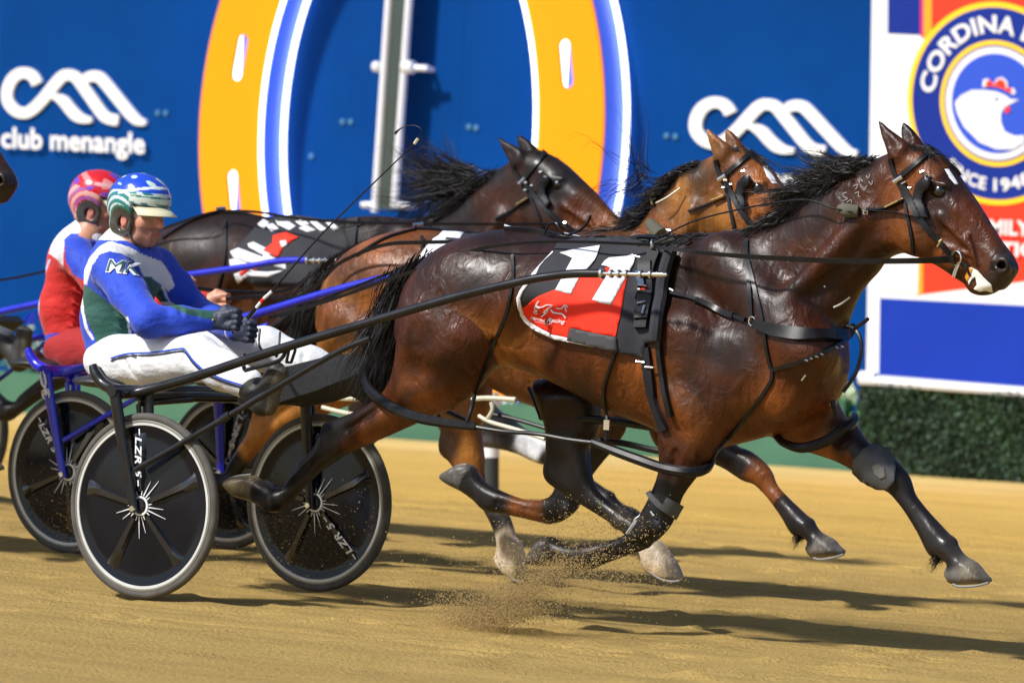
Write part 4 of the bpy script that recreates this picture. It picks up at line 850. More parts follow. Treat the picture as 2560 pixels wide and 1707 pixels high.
patch(surfA, trim, .024, M_wcloth, HA, 'cloth_trim', th=.004, step=6)
redp = s6([(118, 868), (300, 790), (460, 735), (560, 672), (690, 605), (820, 585), (900, 545), (960, 530), (1000, 560), (1140, 640), (1110, 760), (1080, 1000), (1042, 1188), (900, 1165), (610, 1098), (575, 1190), (450, 1158), (340, 1110), (250, 1058), (185, 1008), (137, 940)])
patch(surfA, redp, .0235, M_red, HA, 'cloth_red_panel', th=.002, step=8)
d1 = s6([(497, 400), (650, 365), (890, 330), (868, 395), (835, 465), (790, 520), (720, 590), (690, 625), (650, 700), (607, 782), (530, 762), (458, 742), (500, 670), (560, 560), (622, 450), (560, 422)])
d2 = s6([(900, 512), (935, 470), (975, 442), (1080, 430), (1160, 420), (1195, 405), (1238, 420), (1215, 490), (1150, 600), (1090, 700), (1040, 800), (993, 893), (900, 868), (822, 838), (880, 740), (940, 630), (975, 560), (985, 535)])
patch(surfA, d1, .0265, M_wcloth, HA, 'cloth_number', th=.002, step=7); patch(surfA, d2, .0265, M_wcloth, HA, 'cloth_number', th=.002, step=7)
patch(surfA, s6([(608, 1100), (760, 1135), (1052, 1190), (1062, 1335), (860, 1290), (575, 1218)]), .027, mat('grey_tape', (.05, .05, .055), .7), HA, 'cloth_tape', th=.003, step=9)
roll = s6([(1600, 372), (1560, 480), (1520, 640), (1500, 780), (1480, 940), (1450, 1225)])
p = strap(surfA, roll, .055, M_bcloth, HA, build=False, off=.03, th=.0)
MB().tube(p-A([0, .0, 0]), .024, 8, smooth=False).build('saddle_roll', M_bcloth, HA)
# harness racing logo on the red panel
lg = MB()
def line(pts, wd=.0035): strap(surfA, s6(pts), wd, M_wcloth, HA, off=.0275, th=.0006, mb=lg, n=4)
line([(265, 920), (248, 895), (262, 875), (285, 880)]); line([(272, 925), (290, 918)]); line([(310, 828), (290, 850), (305, 872), (345, 880)]); line([(262, 862), (285, 850), (310, 870)])
line([(350, 882), (390, 872), (435, 882), (405, 900), (385, 940), (345, 945)]); line([(425, 915), (450, 945), (520, 960), (552, 1000)], .005); line([(468, 905), (510, 910), (545, 880), (575, 900)]); line([(540, 875), (560, 940)]); line([(385, 940), (370, 930), (395, 905)])
lg.build('cloth_emblem', M_wcloth, HA, False)
def textlay(txt, a, b, h, off, m, nm, sf=surfA, root=HA, bold=.02, shear=.2):
    v, f = textpx(txt, *a, *b, h, bold, shear); D, N = lay(sf, v, off, .3); pts = A([CAM+ray(x, y)*d for (x, y), d in zip(v, D)])+N*off
    return obj(nm, pts, f, m, root, False)
a_, b_ = s6([(212, 985), (545, 1052)]); textlay('Harness Racing', a_, b_, 9.5, .028, M_wcloth, 'cloth_lettering')
a_, b_ = s6([(262, 1018), (440, 1052)]); textlay('NEW SOUTH WALES', a_, b_, 3.2, .028, M_wcloth, 'cloth_lettering', bold=0)
# saddle pad, tug and buckles
st = lambda pts, wd, nm='strap', m=M_leather, off=.006, **k: strap(surfA, pts, wd, m, HA, nm, off=off, **k)
st(s6([(1440, 390), (1390, 500), (1340, 640), (1300, 800), (1290, 1120)]), .048, 'saddle_pad', M_rubber, .034, th=.010)
st(s6([(1350, 480), (1330, 640)]), .05, 'tug_strap', M_leather, .046, th=.008); st(s6([(1275, 830), (1290, 1060)]), .050, 'tug_strap', M_leather, .046, th=.008)
def bar(pts, r, nm, m, sf=surfA, off=.05, root=HA):
    D, N = lay(sf, pts, off, .3); p = A([CAM+ray(x, y)*d for (x, y), d in zip(pts, D)])+N*off; MB().tube(p, r, 8, smooth=False).build(nm, m, root)
st(s6([(1238, 610), (1240, 760)]), .022, 'steel_tongue', M_steel, .056, th=.006)
for y in (460, 640, 765, 940): bar(s6([(1200, y), (1310, y+6)]), .0045, 'buckle', M_steel, off=.058)
bar(s6([(1350, 985), (1360, 1040)]), .005, 'buckle', M_steel, off=.058)
st(s6([(1190, 825), (1360, 845)]), .014, 'keeper', mat('keeper_black', (.02, .02, .022), .5), .058, th=.003)
st(s6([(1235, 822), (1275, 826)]), .007, 'keeper_mark', M_red, .063, th=.001); st(s6([(1192, 822), (1218, 824)]), .007, 'keeper_mark', M_wcloth, .063, th=.001)
def ringat(x, y, Yr, r, t, nm, m, root=HA, ax=(.2, 1, .1)):
    c = P(x, y, Yr); K = 8; prof = [(r+t*math.cos(a), t*math.sin(a)) for a in np.linspace(0, 2*math.pi, K, endpoint=False)]; MB().ring(c, ax, 1, prof, 22).build(nm, m, root)
yS = surfA.hit(1650, 640)[0][1]
ringat(1630, 612, yS-.03, .018, .0035, 'terret_ring', M_steel, ax=(.9, .4, .0)); bar([(1634, 622), (1641, 632)], .006, 'terret_stem', M_steel, off=.03)
# girth and belly straps
st([(1615, 870), (1628, 960), (1640, 1010), (1664, 1075)], .036, 'girth', M_rubber, .012, th=.006)
st([(1652, 840), (1655, 905), (1668, 985), (1680, 1040)], .020, 'girth_strap', M_leather, .016)
bar([(1594, 903), (1618, 906)], .004, 'buckle', M_steel, off=.02); bar([(1620, 917), (1642, 918)], .004, 'buckle', M_steel, off=.022)
# breast collar, neck straps and martingale
st([(1632, 707), (1680, 732), (1740, 752), (1800, 775), (1868, 800)], .013, 'breast_trace', M_leather, .010, th=.006)
st([(1740, 755), (1800, 778), (1840, 790)], .020, 'breast_buckle_strap', M_leather, .014, th=.006)
st([(1890, 808), (1940, 826), (2000, 838), (2060, 842), (2100, 838), (2122, 826), (2138, 812)], [.030, .044, .047, .046, .042, .034, .02], 'breast_collar', M_leather, .010, th=.010)
bar([(1640, 706), (1690, 730)], .004, 'clip', M_steel, off=.016)
ringat(1880, 803, surfA.hit(1878, 803)[0][1]-.012, .016, .003, 'ring', M_steel)
st([(1866, 600), (1866, 650), (1875, 720), (1882, 795)], .014, 'neck_strap'); st([(1868, 650), (1890, 730), (1908, 800), (1918, 870), (1930, 922)], .014, 'neck_strap')
st([(1932, 926), (1928, 955), (1890, 1010), (1840, 1070), (1795, 1120), (1772, 1160)], .013, 'martingale_strap')
st([(1934, 924), (1985, 908), (2040, 888), (2090, 862), (2120, 838), (2140, 822)], .013, 'martingale_strap', off=.014)
MB().tube([P(2132, 826, YA-.16), P(2150, 812, YA-.2), P(2170, 797, YA-.22)], .007, 6).build('strap_end', M_leather, HA)
MB().tube([P(2118, 815, YA-.05), P(2142, 828, YA-.06), P(2154, 870, YA-.07), P(2140, 930, YA-.07), P(2108, 980, YA-.08)], .007, 6).build('strap', M_leather, HA)
for i, (x, y) in enumerate(((2048, 884), (2038, 889), (2028, 893), (2018, 897), (2092, 868), (2080, 871))): bar([(x-3, y-1), (x+3, y+1)], .004, 'stud', M_steel, off=.022)
# bridle
st([(2228, 396), (2234, 425), (2250, 462)], .016, 'crown_strap'); st([(2249, 445), (2285, 415), (2332, 376)], .018, 'browband', th=.006)
st([(2254, 455), (2280, 510), (2310, 560), (2345, 600), (2385, 640)], [.024, .024, .022, .018, .014], 'cheek_strap', th=.007)
st([(2252, 462), (2262, 500), (2270, 540), (2280, 590), (2284, 634)], .011, 'throat_latch')
bl = A([(2298, 462), (2322, 444), (2332, 452), (2330, 468), (2314, 486), (2312, 500), (2322, 530), (2326, 548), (2306, 544), (2288, 505)], float)
patch(surfA, bl, .026, M_leather, HA, 'blinker', th=.016, step=6)
st([(2306, 432), (2316, 442), (2328, 446)], .008, 'blinker_stay'); 
for (x, y) in ((2285, 472), (2313, 436)): bar([(x-4, y), (x+4, y)], .006, 'stud', M_steel, off=.03)
bar([(2240, 457), (2262, 443)], .009, 'browband_plate', M_steel, off=.016)
for (x, y) in ((2264, 458), (2258, 501), (2353, 603), (2349, 610)): bar([(x-5, y+3), (x+6, y-3)], .0035, 'buckle', M_brass if y > 500 else M_steel, off=.016)
st([(2300, 540), (2322, 545)], .010, 'keeper', off=.016); st([(2318, 360), (2360, 392), (2400, 440)], .005, 'forehead_strap')
yB = surfA.hit(2388, 640)[0][1]
ringat(2390, 645, yB-.02, .024, .0035, 'bit_ring', M_steel, ax=(.25, 1, 0)); MB().tube([P(2397, 655, yB-.02), P(2388, 678, yB-.02), P(2384, 692, yB-.02)], .006, 8).build('bit_bar', M_steel, HA)
st([(2400, 655), (2418, 668), (2428, 690)], .010, 'lip_strap', off=.004)
patch(surfA, [(2418, 690), (2428, 668), (2445, 676), (2462, 695), (2480, 712), (2482, 730), (2466, 726), (2450, 728), (2436, 722), (2444, 712), (2440, 692), (2430, 700), (2424, 712)], .005, M_foam, HA, 'mouth_foam', th=.003, step=4)
patch(surfA, [(2414, 692), (2424, 668), (2434, 672), (2428, 690), (2420, 704)], .007, mat('tongue_tie', S(225, 150, 40), .7), HA, 'tongue_tie', th=.003, step=4)
# overcheck with its felt pad
q = MB(); cp = [P(1640, 600, YA-.02), P(1760, 545, YA-.10), P(1990, 500, YA-.14), P(2080, 520, YA-.15), P(2130, 530, YA-.15)]; q.tube(cp, .0035, 5); q.build('check_rein', M_leather, HA)
st([(2165, 528), (2210, 522), (2236, 515), (2262, 503)], .006, 'check_rein', off=.02); st([(2165, 530), (2230, 530), (2300, 545)], .003, 'check_cord', off=.02)
c = surfA.hit(2130, 527)[0]; MB().tube([c+A([-.038, -.02, .005]), c+A([0, -.03, 0]), c+A([.038, -.02, -.002])], [.018, .026, .022], 10).build('felt_pad', mat('felt_olive', (.10, .095, .07), .95), HA)
ringat(2163, 529, c[1]-.02, .010, .0025, 'ring', M_steel); bar([(2222, 520), (2255, 506)], .004, 'clip', M_brass, off=.026)
# freeze brand
fb = MB()
for pts in ([(2118, 482), (2108, 485), (2112, 493), (2120, 497), (2110, 502)], [(2134, 466), (2146, 462), (2140, 474)], [(2150, 458), (2152, 448), (2158, 455)], [(2166, 440), (2172, 446), (2176, 436)], [(2138, 484), (2148, 480), (2146, 490), (2152, 492)], [(2156, 470), (2162, 476), (2168, 464)], [(2172, 454), (2180, 462), (2182, 452)], [(2118, 506), (2128, 500), (2130, 508)]):
    strap(surfA, pts, .004, M_white, HA, off=.002, th=.001, mb=fb, n=3)
fb.build('freeze_brand', mat('brand_hair', (.24, .20, .185), .8), HA, False)
patch(surfA, [(2362, 424), (2372, 424), (2386, 444), (2396, 462), (2388, 462), (2374, 446)], .003, M_wcloth, HA, 'star', th=.002, step=4)
fk = MB()
for pts in ([(2083, 768), (2100, 760), (2124, 742)], [(2004, 950), (2014, 936)], [(2060, 714), (2063, 718)]): strap(surfA, pts, .005, M_foam, HA, off=.002, th=.002, mb=fk, n=3)
fk.build('foam_fleck', M_foam, HA)
# back strap, crupper and buckles along the spine
st([(1262, 576), (1330, 580), (1400, 592), (1500, 600), (1600, 598), (1650, 600)], .018, 'back_strap', th=.007, off=.008)
bar([(1262, 574), (1285, 572)], .007, 'buckle', M_steel, off=.015); bar([(1410, 596), (1450, 592)], .004, 'buckle', M_steel, off=.02)
MB().tube([P(1362, 584, YA-.06), P(1372, 562, YA-.07), P(1390, 558, YA-.08), P(1402, 580, YA-.08), P(1410, 587, YA-.07)], .004, 6).build('strap_loop', M_leather, HA)
MB().tube([P(1420, 588, YA-.05), P(1450, 575, YA-.07), P(1470, 555, YA-.1), P(1476, 540, YA-.12)], .005, 6).build('strap_end', M_leather, HA)
# hopples: plastic loops and their hangers
def hop(sf, root, pts, r, nm, m, off=.02, Yf=.25, n=5):
    pp = spline(pts, n); D, N = lay(sf, pp, off, Yf)
    return pp, D, N
nhY, nfY, ofY = YA-.15, YA-.15, YA+.15
def loop(center_px, half, Y, axis, r, R2, nm, m, root):
    """a ring round a limb: centre, in-plane half width (m), tilt axis"""
    c = P(*center_px, Y); ax = A(axis, float); ax /= np.linalg.norm(ax); e1 = np.cross(ax, [0, 1, 0]); e1 /= np.linalg.norm(e1); e2 = np.cross(ax, e1)
    pts = [c+e1*half*math.cos(t)+e2*R2*math.sin(t) for t in np.linspace(0, 2*math.pi, 28)]
    MB().tube(pts, r, 8, smooth=False).build(nm, m, root)
def pxtube(pts, r, nm, m, root, n=6, seg=8):
    MB().tube([P(x, y, Y) for x, y, Y in pts], r, seg, n=n).build(nm, m, root)
pxtube([(935, 905, YA+.04), (915, 935, YA-.08), (925, 975, YA-.20), (980, 1018, YA-.27), (1050, 1045, YA-.31), (1120, 1058, YA-.32), (1190, 1067, YA-.31)], [.010, .017, .020, .021, .021, .019, .014], 'hopple_loop', M_leather, HA)
pxtube([(935, 905, YA+.04), (1000, 960, YA+.05), (1100, 1020, YA-.0), (1185, 1062, YA-.2)], .012, 'hopple_loop', M_leather, HA)
pxtube([(1190, 1067, YA-.31), (1260, 1078, YA-.30), (1340, 1084, YA-.30), (1420, 1098, YA-.29), (1485, 1106, YA-.28)], .008, 'hopple_strap', M_leather, HA)
pxtube([(1480, 1104, YA-.28), (1540, 1128, YA-.28), (1600, 1150, YA-.28), (1660, 1170, YA-.27), (1720, 1180, YA-.25), (1762, 1174, YA-.18), (1780, 1150, YA-.10)], [.012, .019, .020, .020, .020, .018, .015], 'hopple_loop', M_leather, HA)
pxtube([(1495, 1100, YA-.26), (1560, 1108, YA-.1), (1640, 1126, YA-.05), (1720, 1138, YA-.05), (1780, 1150, YA-.10)], .012, 'hopple_loop', M_leather, HA)
pxtube([(1352, 1040, YA+.12), (1440, 1046, YA+.10), (1530, 1052, YA+.10), (1600, 1062, YA+.10), (1665, 1072, YA+.10)], .016, 'hopple_loop', M_leather, HA)
pxtube([(1322, 970, YA+.2), (1335, 1000, YA+.16), (1350, 1038, YA+.12)], .008, 'hopple_hanger', M_leather, HA)
pxtube([(1940, 1090, YA+.06), (1962, 1108, YA+.02), (2005, 1119, YA+.0), (2060, 1104, YA+.02), (2105, 1076, YA+.04), (2130, 1056, YA+.08), (2136, 1038, YA+.14)], [.012, .016, .019, .020, .020, .019, .013], 'hopple_loop', M_leather, HA)
pxtube([(2082, 1000, YA-.02), (2084, 1015, YA-.02), (2092, 1045, YA+.0)], .009, 'hopple_hanger', M_leather, HA)
# hangers
st([(1282, 640), (1285, 700), (1268, 780), (1240, 850), (1205, 930), (1188, 985)], .012, 'hopple_hanger', off=.005)
pxtube([(1186, 990, YA-.27), (1178, 1025, YA-.31), (1168, 1052, YA-.32)], .008, 'hopple_hanger', M_leather, HA); 
st([(1545, 868), (1530, 910), (1514, 960), (1512, 1000), (1518, 1040)], .010, 'hopple_hanger', off=.008)
pxtube([(1517, 1040, YA-.28), (1518, 1065, YA-.29), (1516, 1100, YA-.29)], .009, 'hopple_hanger', M_leather, HA); MB().box(P(1518, 1062, YA-.30), (.012, .006, .018)).build('buckle', M_steel, HA)
# boots: knee pad on the off fore, strap on the near fore knee
c0 = [(2135, 1150), (2160, 1125), (2190, 1115), (2225, 1130), (2240, 1170), (2238, 1205), (2222, 1222), (2195, 1218), (2160, 1200), (2138, 1178)]
patch(surfA, c0, .016, M_pad, HA, 'knee_boot', th=.012, step=7)
patch(surfA, [(2186, 1166), (2200, 1160), (2216, 1172), (2220, 1192), (2208, 1198), (2192, 1186)], .019, mat('pad_highlight', (.13, .128, .115), .7), HA, 'knee_boot_highlight', th=.004, step=5)  # painted highlight: a lighter oval laid over the knee pad
st([(1620, 1228), (1650, 1262), (1688, 1290)], .020, 'knee_boot_strap', M_pad, .008); st([(1660, 1255), (1700, 1278)], .045, 'knee_boot', M_pad, .006, th=.004)
bar([(1632, 1278), (1640, 1290)], .005, 'buckle', M_steel, off=.014)
st([(1600, 1285), (1586, 1312), (1570, 1335)], .004, 'boot_edge', M_white, .006)
# reins of the leading horse (free of the body)
RE = thing('reins', tuple(P(1640, 640, YA-.3)), 'long black leather reins from the bit of the leading dark bay horse to its driver', 'reins', 'pairs of reins')
ys_ = yS-.03
def rein(pts, wd, nm='near_line', m=M_leather, root=RE, n=8, th=.003):
    p = spline([P(x, y, Y) for x, y, Y in pts], n); t, _, _ = frames(p); up = A([0, -.25, 1.]); up /= np.linalg.norm(up); nrm = np.cross(t, up); nrm /= np.linalg.norm(nrm, axis=1)[:, None]; B = np.cross(nrm, t)
    ww = (np.interp(np.linspace(0, 1, len(p)), np.linspace(0, 1, len(wd)), wd) if hasattr(wd, '__len__') else np.full(len(p), wd))[:, None]/2
    v = np.stack([p-B*ww-nrm*th, p-B*ww+nrm*th, p+B*ww+nrm*th, p+B*ww-nrm*th], 1).reshape(-1, 3)
    f = [(i*4+j, i*4+(j+1) % 4, i*4+4+(j+1) % 4, i*4+4+j) for i in range(len(p)-1) for j in range(4)]; return obj(nm, v, f, m, root, False)
rein([(2380, 650, yB-.02), (2290, 652, YA-.20), (2130, 653, YA-.24), (1990, 648, YA-.26), (1850, 640, YA-.27), (1740, 630, YA-.25), (1636, 617, ys_)], [.020, .020, .019, .018, .016, .013, .010])
rein([(2330, 651, yB-.05), (2385, 646, yB-.03)], .024, 'buckle_end')
rein([(1628, 612, ys_), (1500, 606, YA-.2), (1390, 604, YA-.2), (1300, 608, YA-.22), (1200, 622, YA-.22), (1120, 648, YA-.22), (1040, 676, YA-.20), (960, 702, YA-.16), (860, 738, YA-.12), (760, 770, YA-.08), (672, 794, YA-.06)], [.010, .010, .012, .014, .014, .014])
rein([(1628, 604, YA+.05), (1500, 598, YA), (1380, 592, YA-.05), (1240, 578, YA+.0), (1080, 560, YA+.1), (1000, 600, YA+.05), (900, 660, YA), (800, 720, YA+.0), (700, 772, YA+.04)][0:0] or [(1620, 606, YA+.02), (1480, 603, YA-.02), (1340, 590, YA-.04), (1200, 612, YA-.02), (1080, 640, YA+.0), (960, 688, YA+.04), (830, 740, YA+.06), (700, 790, YA+.04)], .011, 'far_line')
# ================================================================== SULKIES
def wheel(root, c, m_ray, a0, txt, off_seed=0, dusty=False):
    """disc wheel: tyre, rim, disc with five ribs, hub; axle along Y"""
    W = bpy.data.objects.new('wheel', None); link(W, root); W.location = Vector(A(c)-wloc(root)); W.empty_display_size = .05
    c = A(c); K = 10
    q = MB(); q.ring(c, (0, 1, 0), 1, [(.336+.0165*math.cos(t), .0165*math.sin(t)) for t in np.linspace(0, 2*math.pi, 12, endpoint=False)], 96); q.build('tyre', M_tyre, W)
    q = MB(); q.ring(c, (0, 1, 0), 1, [(.3040, -.012), (.3060, -.0145), (.3150, -.0145), (.3155, 0), (.3150, .0145), (.3060, .0145), (.3040, .012)], 96); q.build('rim', M_rim, W)
    q = MB(); q.ring(c, (0, 1, 0), 1, [(.3152, -.0150), (.3200, -.0160), (.325, -.014), (.325, .014), (.3200, .0160), (.3152, .0150)], 96); q.build('rim_edge', M_rimg, W)
    prof = [(.0005, -.020), (.05, -.020), (.10, -.013), (.25, -.0085), (.270, -.0055), (.282, -.0085), (.3045, -.0115), (.3045, .0115), (.282, .0085), (.270, .0055), (.25, .0085), (.10, .013), (.05, .020), (.0005, .020)]
    q = MB(); q.ring(c, (0, 1, 0), 1, prof, 96); q.build('disc', M_disc, W)
    pt = lambda r, a, y: c+A([r*math.cos(a), y, r*math.sin(a)])
    q = MB()
    for i in range(5):
        a = math.radians(a0+72*i)
        for s_ in (-1, 1):
            ring_ = []
            for r, w_, y in ((.055, .016, .030), (.12, .018, .028), (.20, .022, .024), (.258, .032, .018), (.276, .040, .008)):
                d = A([math.cos(a), 0, math.sin(a)]); e = A([-math.sin(a), 0, math.cos(a)]); b = c+d*r
                ring_.append([b-e*w_+A([0, s_*(.003), 0]), b-e*w_*.55+A([0, s_*y, 0]), b+e*w_*.55+A([0, s_*y, 0]), b+e*w_+A([0, s_*(.003), 0])])
            V = A(ring_).reshape(-1, 3); n = len(ring_); q.add(V, [(j*4+k, j*4+k+1, j*4+k+5, j*4+k+4) for j in range(n-1) for k in range(3)])
    q.build('rib', M_rib, W)
    q = MB(); q.ring(c, (0, 1, 0), 1, [(.0005, -.034), (.020, -.034), (.026, -.028), (.028, 0), (.026, .028), (.020, .034), (.0005, .034)], 24); q.build('hub', M_carbon, W)
    q = MB()
    for s_ in (-1, 1):
        q.ring(c+A([0, s_*.0245, 0]), (0, 1, 0), 1, [(.030, -.003), (.038, -.003), (.038, .003), (.030, .003)], 32)
        for i in range(5):
            for (da, r0, r1) in ((-8, .042, .125), (8, .042, .105), (-22, .042, .058), (22, .042, .058)):
                a = math.radians(a0+36+72*i+da); e = A([-math.sin(a), 0, math.cos(a)])*.0024
                yy = s_*.0262; p0, p1 = pt(r0, a, yy), pt(r1, a, s_*(.0262 if r1 < .08 else .0150)); q.prism([p0-e, p0+e, p1+e*.3, p1-e*.3], (0, s_*.0015, 0))
    q.build('ray_decal', m_ray, W, False)
    a = math.radians(a0); d = A([math.cos(a), 0, math.sin(a)]); e = A([math.sin(a), 0, -math.cos(a)])
    v, f = textmesh(txt, 1, .03, 1.15, 0, .25); v[:, 0] -= v[:, 0].min(); L_ = v[:, 0].max()
    r = .262-v[:, 0]/L_*.155; up = -(v[:, 1]*.042-.014)
    yv = np.interp(r, [.055, .12, .20, .262], [.030, .028, .024, .018])+.0022
    V = c[None]+d[None]*r[:, None]-e[None]*up[:, None]-A([0, 1, 0])[None]*yv[:, None]
    obj('wheel_lettering', V, f, m_ray, W, False)
    for (r0, r1) in ((.268, .292), (.075, .098)):
        q = MB()
        yy = -.0125 if r0 > .2 else -.0310; p0, p1 = c+d*r0+A([0, yy, 0]), c+d*r1+A([0, yy, 0]); ee = e*.003; q.prism([p0-ee, p0+ee, p1+ee, p1-ee], (0, -.0015, 0)); q.build('dash_decal', m_ray, W, False)
    if dusty:
        g = np.random.default_rng(off_seed); n = 420; q = []; rr = np.sqrt(g.uniform(0.004, .085, n)); aa = g.uniform(0, 6.283, n)-.0; k = g.random(n) < (.25+.75*(np.sin(aa) < 0)); rr = rr[k]; aa = aa[k]; n = len(rr)
        cc = c+np.stack([rr*np.cos(aa), np.full(n, -.022), rr*np.sin(aa)], 1); s_ = g.uniform(.0015, .004, n)[:, None]
        d1 = g.normal(size=(n, 3)); d1 /= np.linalg.norm(d1, axis=1)[:, None]; d2 = np.cross(d1, g.normal(size=(n, 3))); d2 /= np.linalg.norm(d2, axis=1)[:, None]
        d3 = np.cross(d1, d2); V = np.stack([cc+d1*s_, cc+d2*s_, cc-d1*s_, cc-d2*s_, cc+d3*s_, cc-d3*s_], 1).reshape(-1, 3); b = np.arange(n)*6
        F = np.vstack([np.stack([b+i, b+(i+1) % 4, b+4], 1) for i in range(4)]+[np.stack([b+(i+1) % 4, b+i, b+5], 1) for i in range(4)])
        tag(obj('mud_specks', V, F, mat('mud', (.20, .13, .055), .9), W, False), kind='stuff')
    return W
def sulky(label, off, mf, group='sulkies in the race', tipext=0, ang=(96, -46), seat_m=None, far_dusty=True, spider=False):
    off = A(off, float); p_ = lambda x, y, Y: P(x, y, Y)+off
    ftop = P(284, 984, -.06)+off; ctr = A([0, 0, .351])+off
    root = thing('sulky', tuple(A([0, .56, 0])+off), label, 'sulky', group)
    wheel(root, ctr, M_white, ang[0], 'LZR 5', int(abs(off[1]*10)), far_dusty and off[1] > 1); wheel(root, ctr+A([0, 1.12, 0]), M_white, ang[1], 'LZR 5', 5+int(off[1]*10), True)
    for Y0, s_ in ((0, 1), (1.12, -1)):
        hub = ctr+A([0, Y0, 0])
        top = ftop+A([0, (Y0+.06*s_) if Y0 else 0, 0]); top[1] = off[1]+Y0-.055*s_
        for sg in (-1, 1):
            tt = top.copy(); tt[1] = off[1]+Y0+sg*.055; tt[0] += .0 if sg*s_ < 0 else .075; tt[2] -= .0
            bb = hub+A([-.012, sg*.042, -.025])
            q = MB(); q.tube([tt+A([0, 0, .012]), tt*.75+bb*.25, tt*.4+bb*.6, bb], [.026, .0255, .021, .019], 14, smooth=True, flat=.62 if sg*s_ < 0 else .6); q.build('fork_blade', mf, root)
            q = MB(); q.ring(bb+A([0, -.008*1, .014]), (0, 1, 0), 1, [(.0005, -.012), (.011, -.012), (.011, .004), (.0005, .004)], 12); q.build('axle_bolt', M_steel, root)
    q = MB(); a_ = A([ftop[0], off[1]-.075, ftop[2]+.012]); q.tube([a_, a_+A([0, 1.27, 0])], .024, 14, smooth=False); q.build('crossbar', mf, root)
    q = MB(); a_ = p_(344, 990, .03); q.tube([a_, a_+A([.03, .55, .0]), a_+A([0, 1.06, 0])], .020, 12); q.build('arch_bar', mf, root)
    for s_, Y0 in ((1, 0), (-1, 1.16)):
        mY = lambda Y: Y0+s_*Y
        def g(x, y, Y):
            w_ = P(x, y, Y); w_[1] = mY(Y); return w_+off
        pts = [g(300, 986, -.05), g(345, 980, .02), g(480, 944, .05), g(700, 872, .08), g(935, 802, .11), g(1130, 745, .14), g(1300, 704, .165), g(1380, 690, .18), g(1440, 684, .185), g(1508, 684, .19)]
        e_ = A([tipext, 0, 0]); pts = [p+e_*min(i/6, 1) for i, p in enumerate(pts)]
        q = MB(); q.tube(pts, [.019, .019, .019, .018, .017, .017, .016, .016, .016, .016], 14, n=8); q.build('shaft', mf, root)
        t0, t1 = g(1506, 684, .19)+e_, g(1668, 687, .19)+e_
        q = MB(); q.tube([t0, t1], .0075, 10, smooth=False)
        for k in (.0, .14, .26, .38, .60, .75): cc = t0+(t1-t0)*k; q.ring(cc, t1-t0, 1, [(.004, -.007), (.0155 if k else .021, -.004), (.0155 if k else .021, .004), (.004, .007)], 14)
        q.ring(t0+(t1-t0)*.97, t1-t0, 1, [(.001, .01), (.009, -.01), (.0095, -.05), (.004, -.05)], 12); q.build('shaft_tip', M_steel, root)
        q = MB(); q.tube([g(338, 1174, -.055), g(569, 1041, -.0), g(827, 889, .075), g(925, 846, .10)], .0115, 10, n=4); q.build('brace', mf, root)
        q = MB(); cc = g(565, 1043, -.0); q.tube([cc-A([.02, 0, .012]), cc+A([.02, 0, .012])], .0155, 10, smooth=False); q.build('brace_collar', mf, root)
        # footrest stirrup
        q = MB(); q.tube([g(612, 926, .14), g(640, 918, .14), g(700, 900, .14), g(716, 868, .13)], .008, 8, n=3); q.tube([g(612, 926, .14), g(606, 900, .13), g(612, 888, .10)], .008, 8); q.build('footrest', mf, root)
        q = MB(); q.tube([g(716, 905, .14), g(724, 868, .12), g(738, 860, .12), g(738, 876, .12), g(728, 906, .14), g(716, 905, .14)], .006, 8, smooth=False); q.build('stirrup', mf, root)
        q = MB(); q.tube([g(232, 912, .24), g(240, 935, .24), g(262, 962, .24), g(300, 975, .22), (g(345, 976, .14)), g(430, 958, .08)], [.016, .022, .024, .023, .021, .016], 12); q.build('seat_rail', mf, root)
        q = MB(); q.tube([g(346, 1010, .02), g(350, 1060, .02)], .010, 8, smooth=False); q.tube([g(348, 1010, .03), g(480, 1000, .3)], .010, 8, smooth=False); q.build('stay', mf, root)
    # seat pan and dust screen
    F = Field(p_(180, 1000, .56)-A([.1, .45, .1]), p_(520, 900, .56)+A([.15, .45, .12]), .012)
    c_ = p_(312, 952, .56); F.ell(c_+A([.02, 0, -.005]), (.19, .27, .030), .02, 1); F.cone(p_(250, 930, .36), p_(250, 930, .78), .026, .026, .04, 1)
    v, f, _l = F.mesh(); obj('seat', v, f, mat('seat_vinyl', (.018, .018, .02), .5, bump=.002, bscale=60), root)
    scr = [(640, 960), (709, 918), (842, 884), (905, 886), (922, 905), (905, 930), (790, 976), (700, 1004), (650, 1012), (628, 990)]
    V = [p_(x, y, .50) for x, y in scr]; q = MB(); q.prism(V, (0, .34, 0)); q.build('dust_screen', mat('screen_sheet', (.013, .013, .015), .55, bump=.002, bscale=30), root, False)
    q = MB(); q.tube([p_(600, 1000, .3), p_(700, 1005, .55), p_(905, 925, .58), p_(1000, 870, .58)], .014, 8); q.build('under_bar', mf, root)
    if spider:
        q = MB(); c0 = ftop*.86+ctr*.14; c0[1] = off[1]-.074; fd = (ctr-ftop); fd[1] = 0; fd /= np.linalg.norm(fd); fe = A([fd[2], 0, -fd[0]])*-1
        w_ = lambda u, v_: c0+fe*u+fd*v_-A([0, .006, 0])
        q.prism([w_(.010*math.cos(t), .016*math.sin(t)+.02) for t in np.linspace(0, 6.28, 12, endpoint=False)], (0, .004, 0)); q.prism([w_(.007*math.cos(t), .008*math.sin(t)-.002) for t in np.linspace(0, 6.28, 12, endpoint=False)], (0, .004, 0))
        for s_ in (-1, 1):
            for pts in ([(.004, -.002), (.014, -.02), (.013, -.055)], [(.004, -.004), (.008, -.03), (.007, -.07)], [(.006, .012), (.018, .014), (.020, .04)], [(.006, .02), (.015, .03), (.014, .05)]): q.tube([w_(s_*u, v_) for u, v_ in pts], .0028, 6)
        q.build('spider_decal', M_white, root, False)
    return root
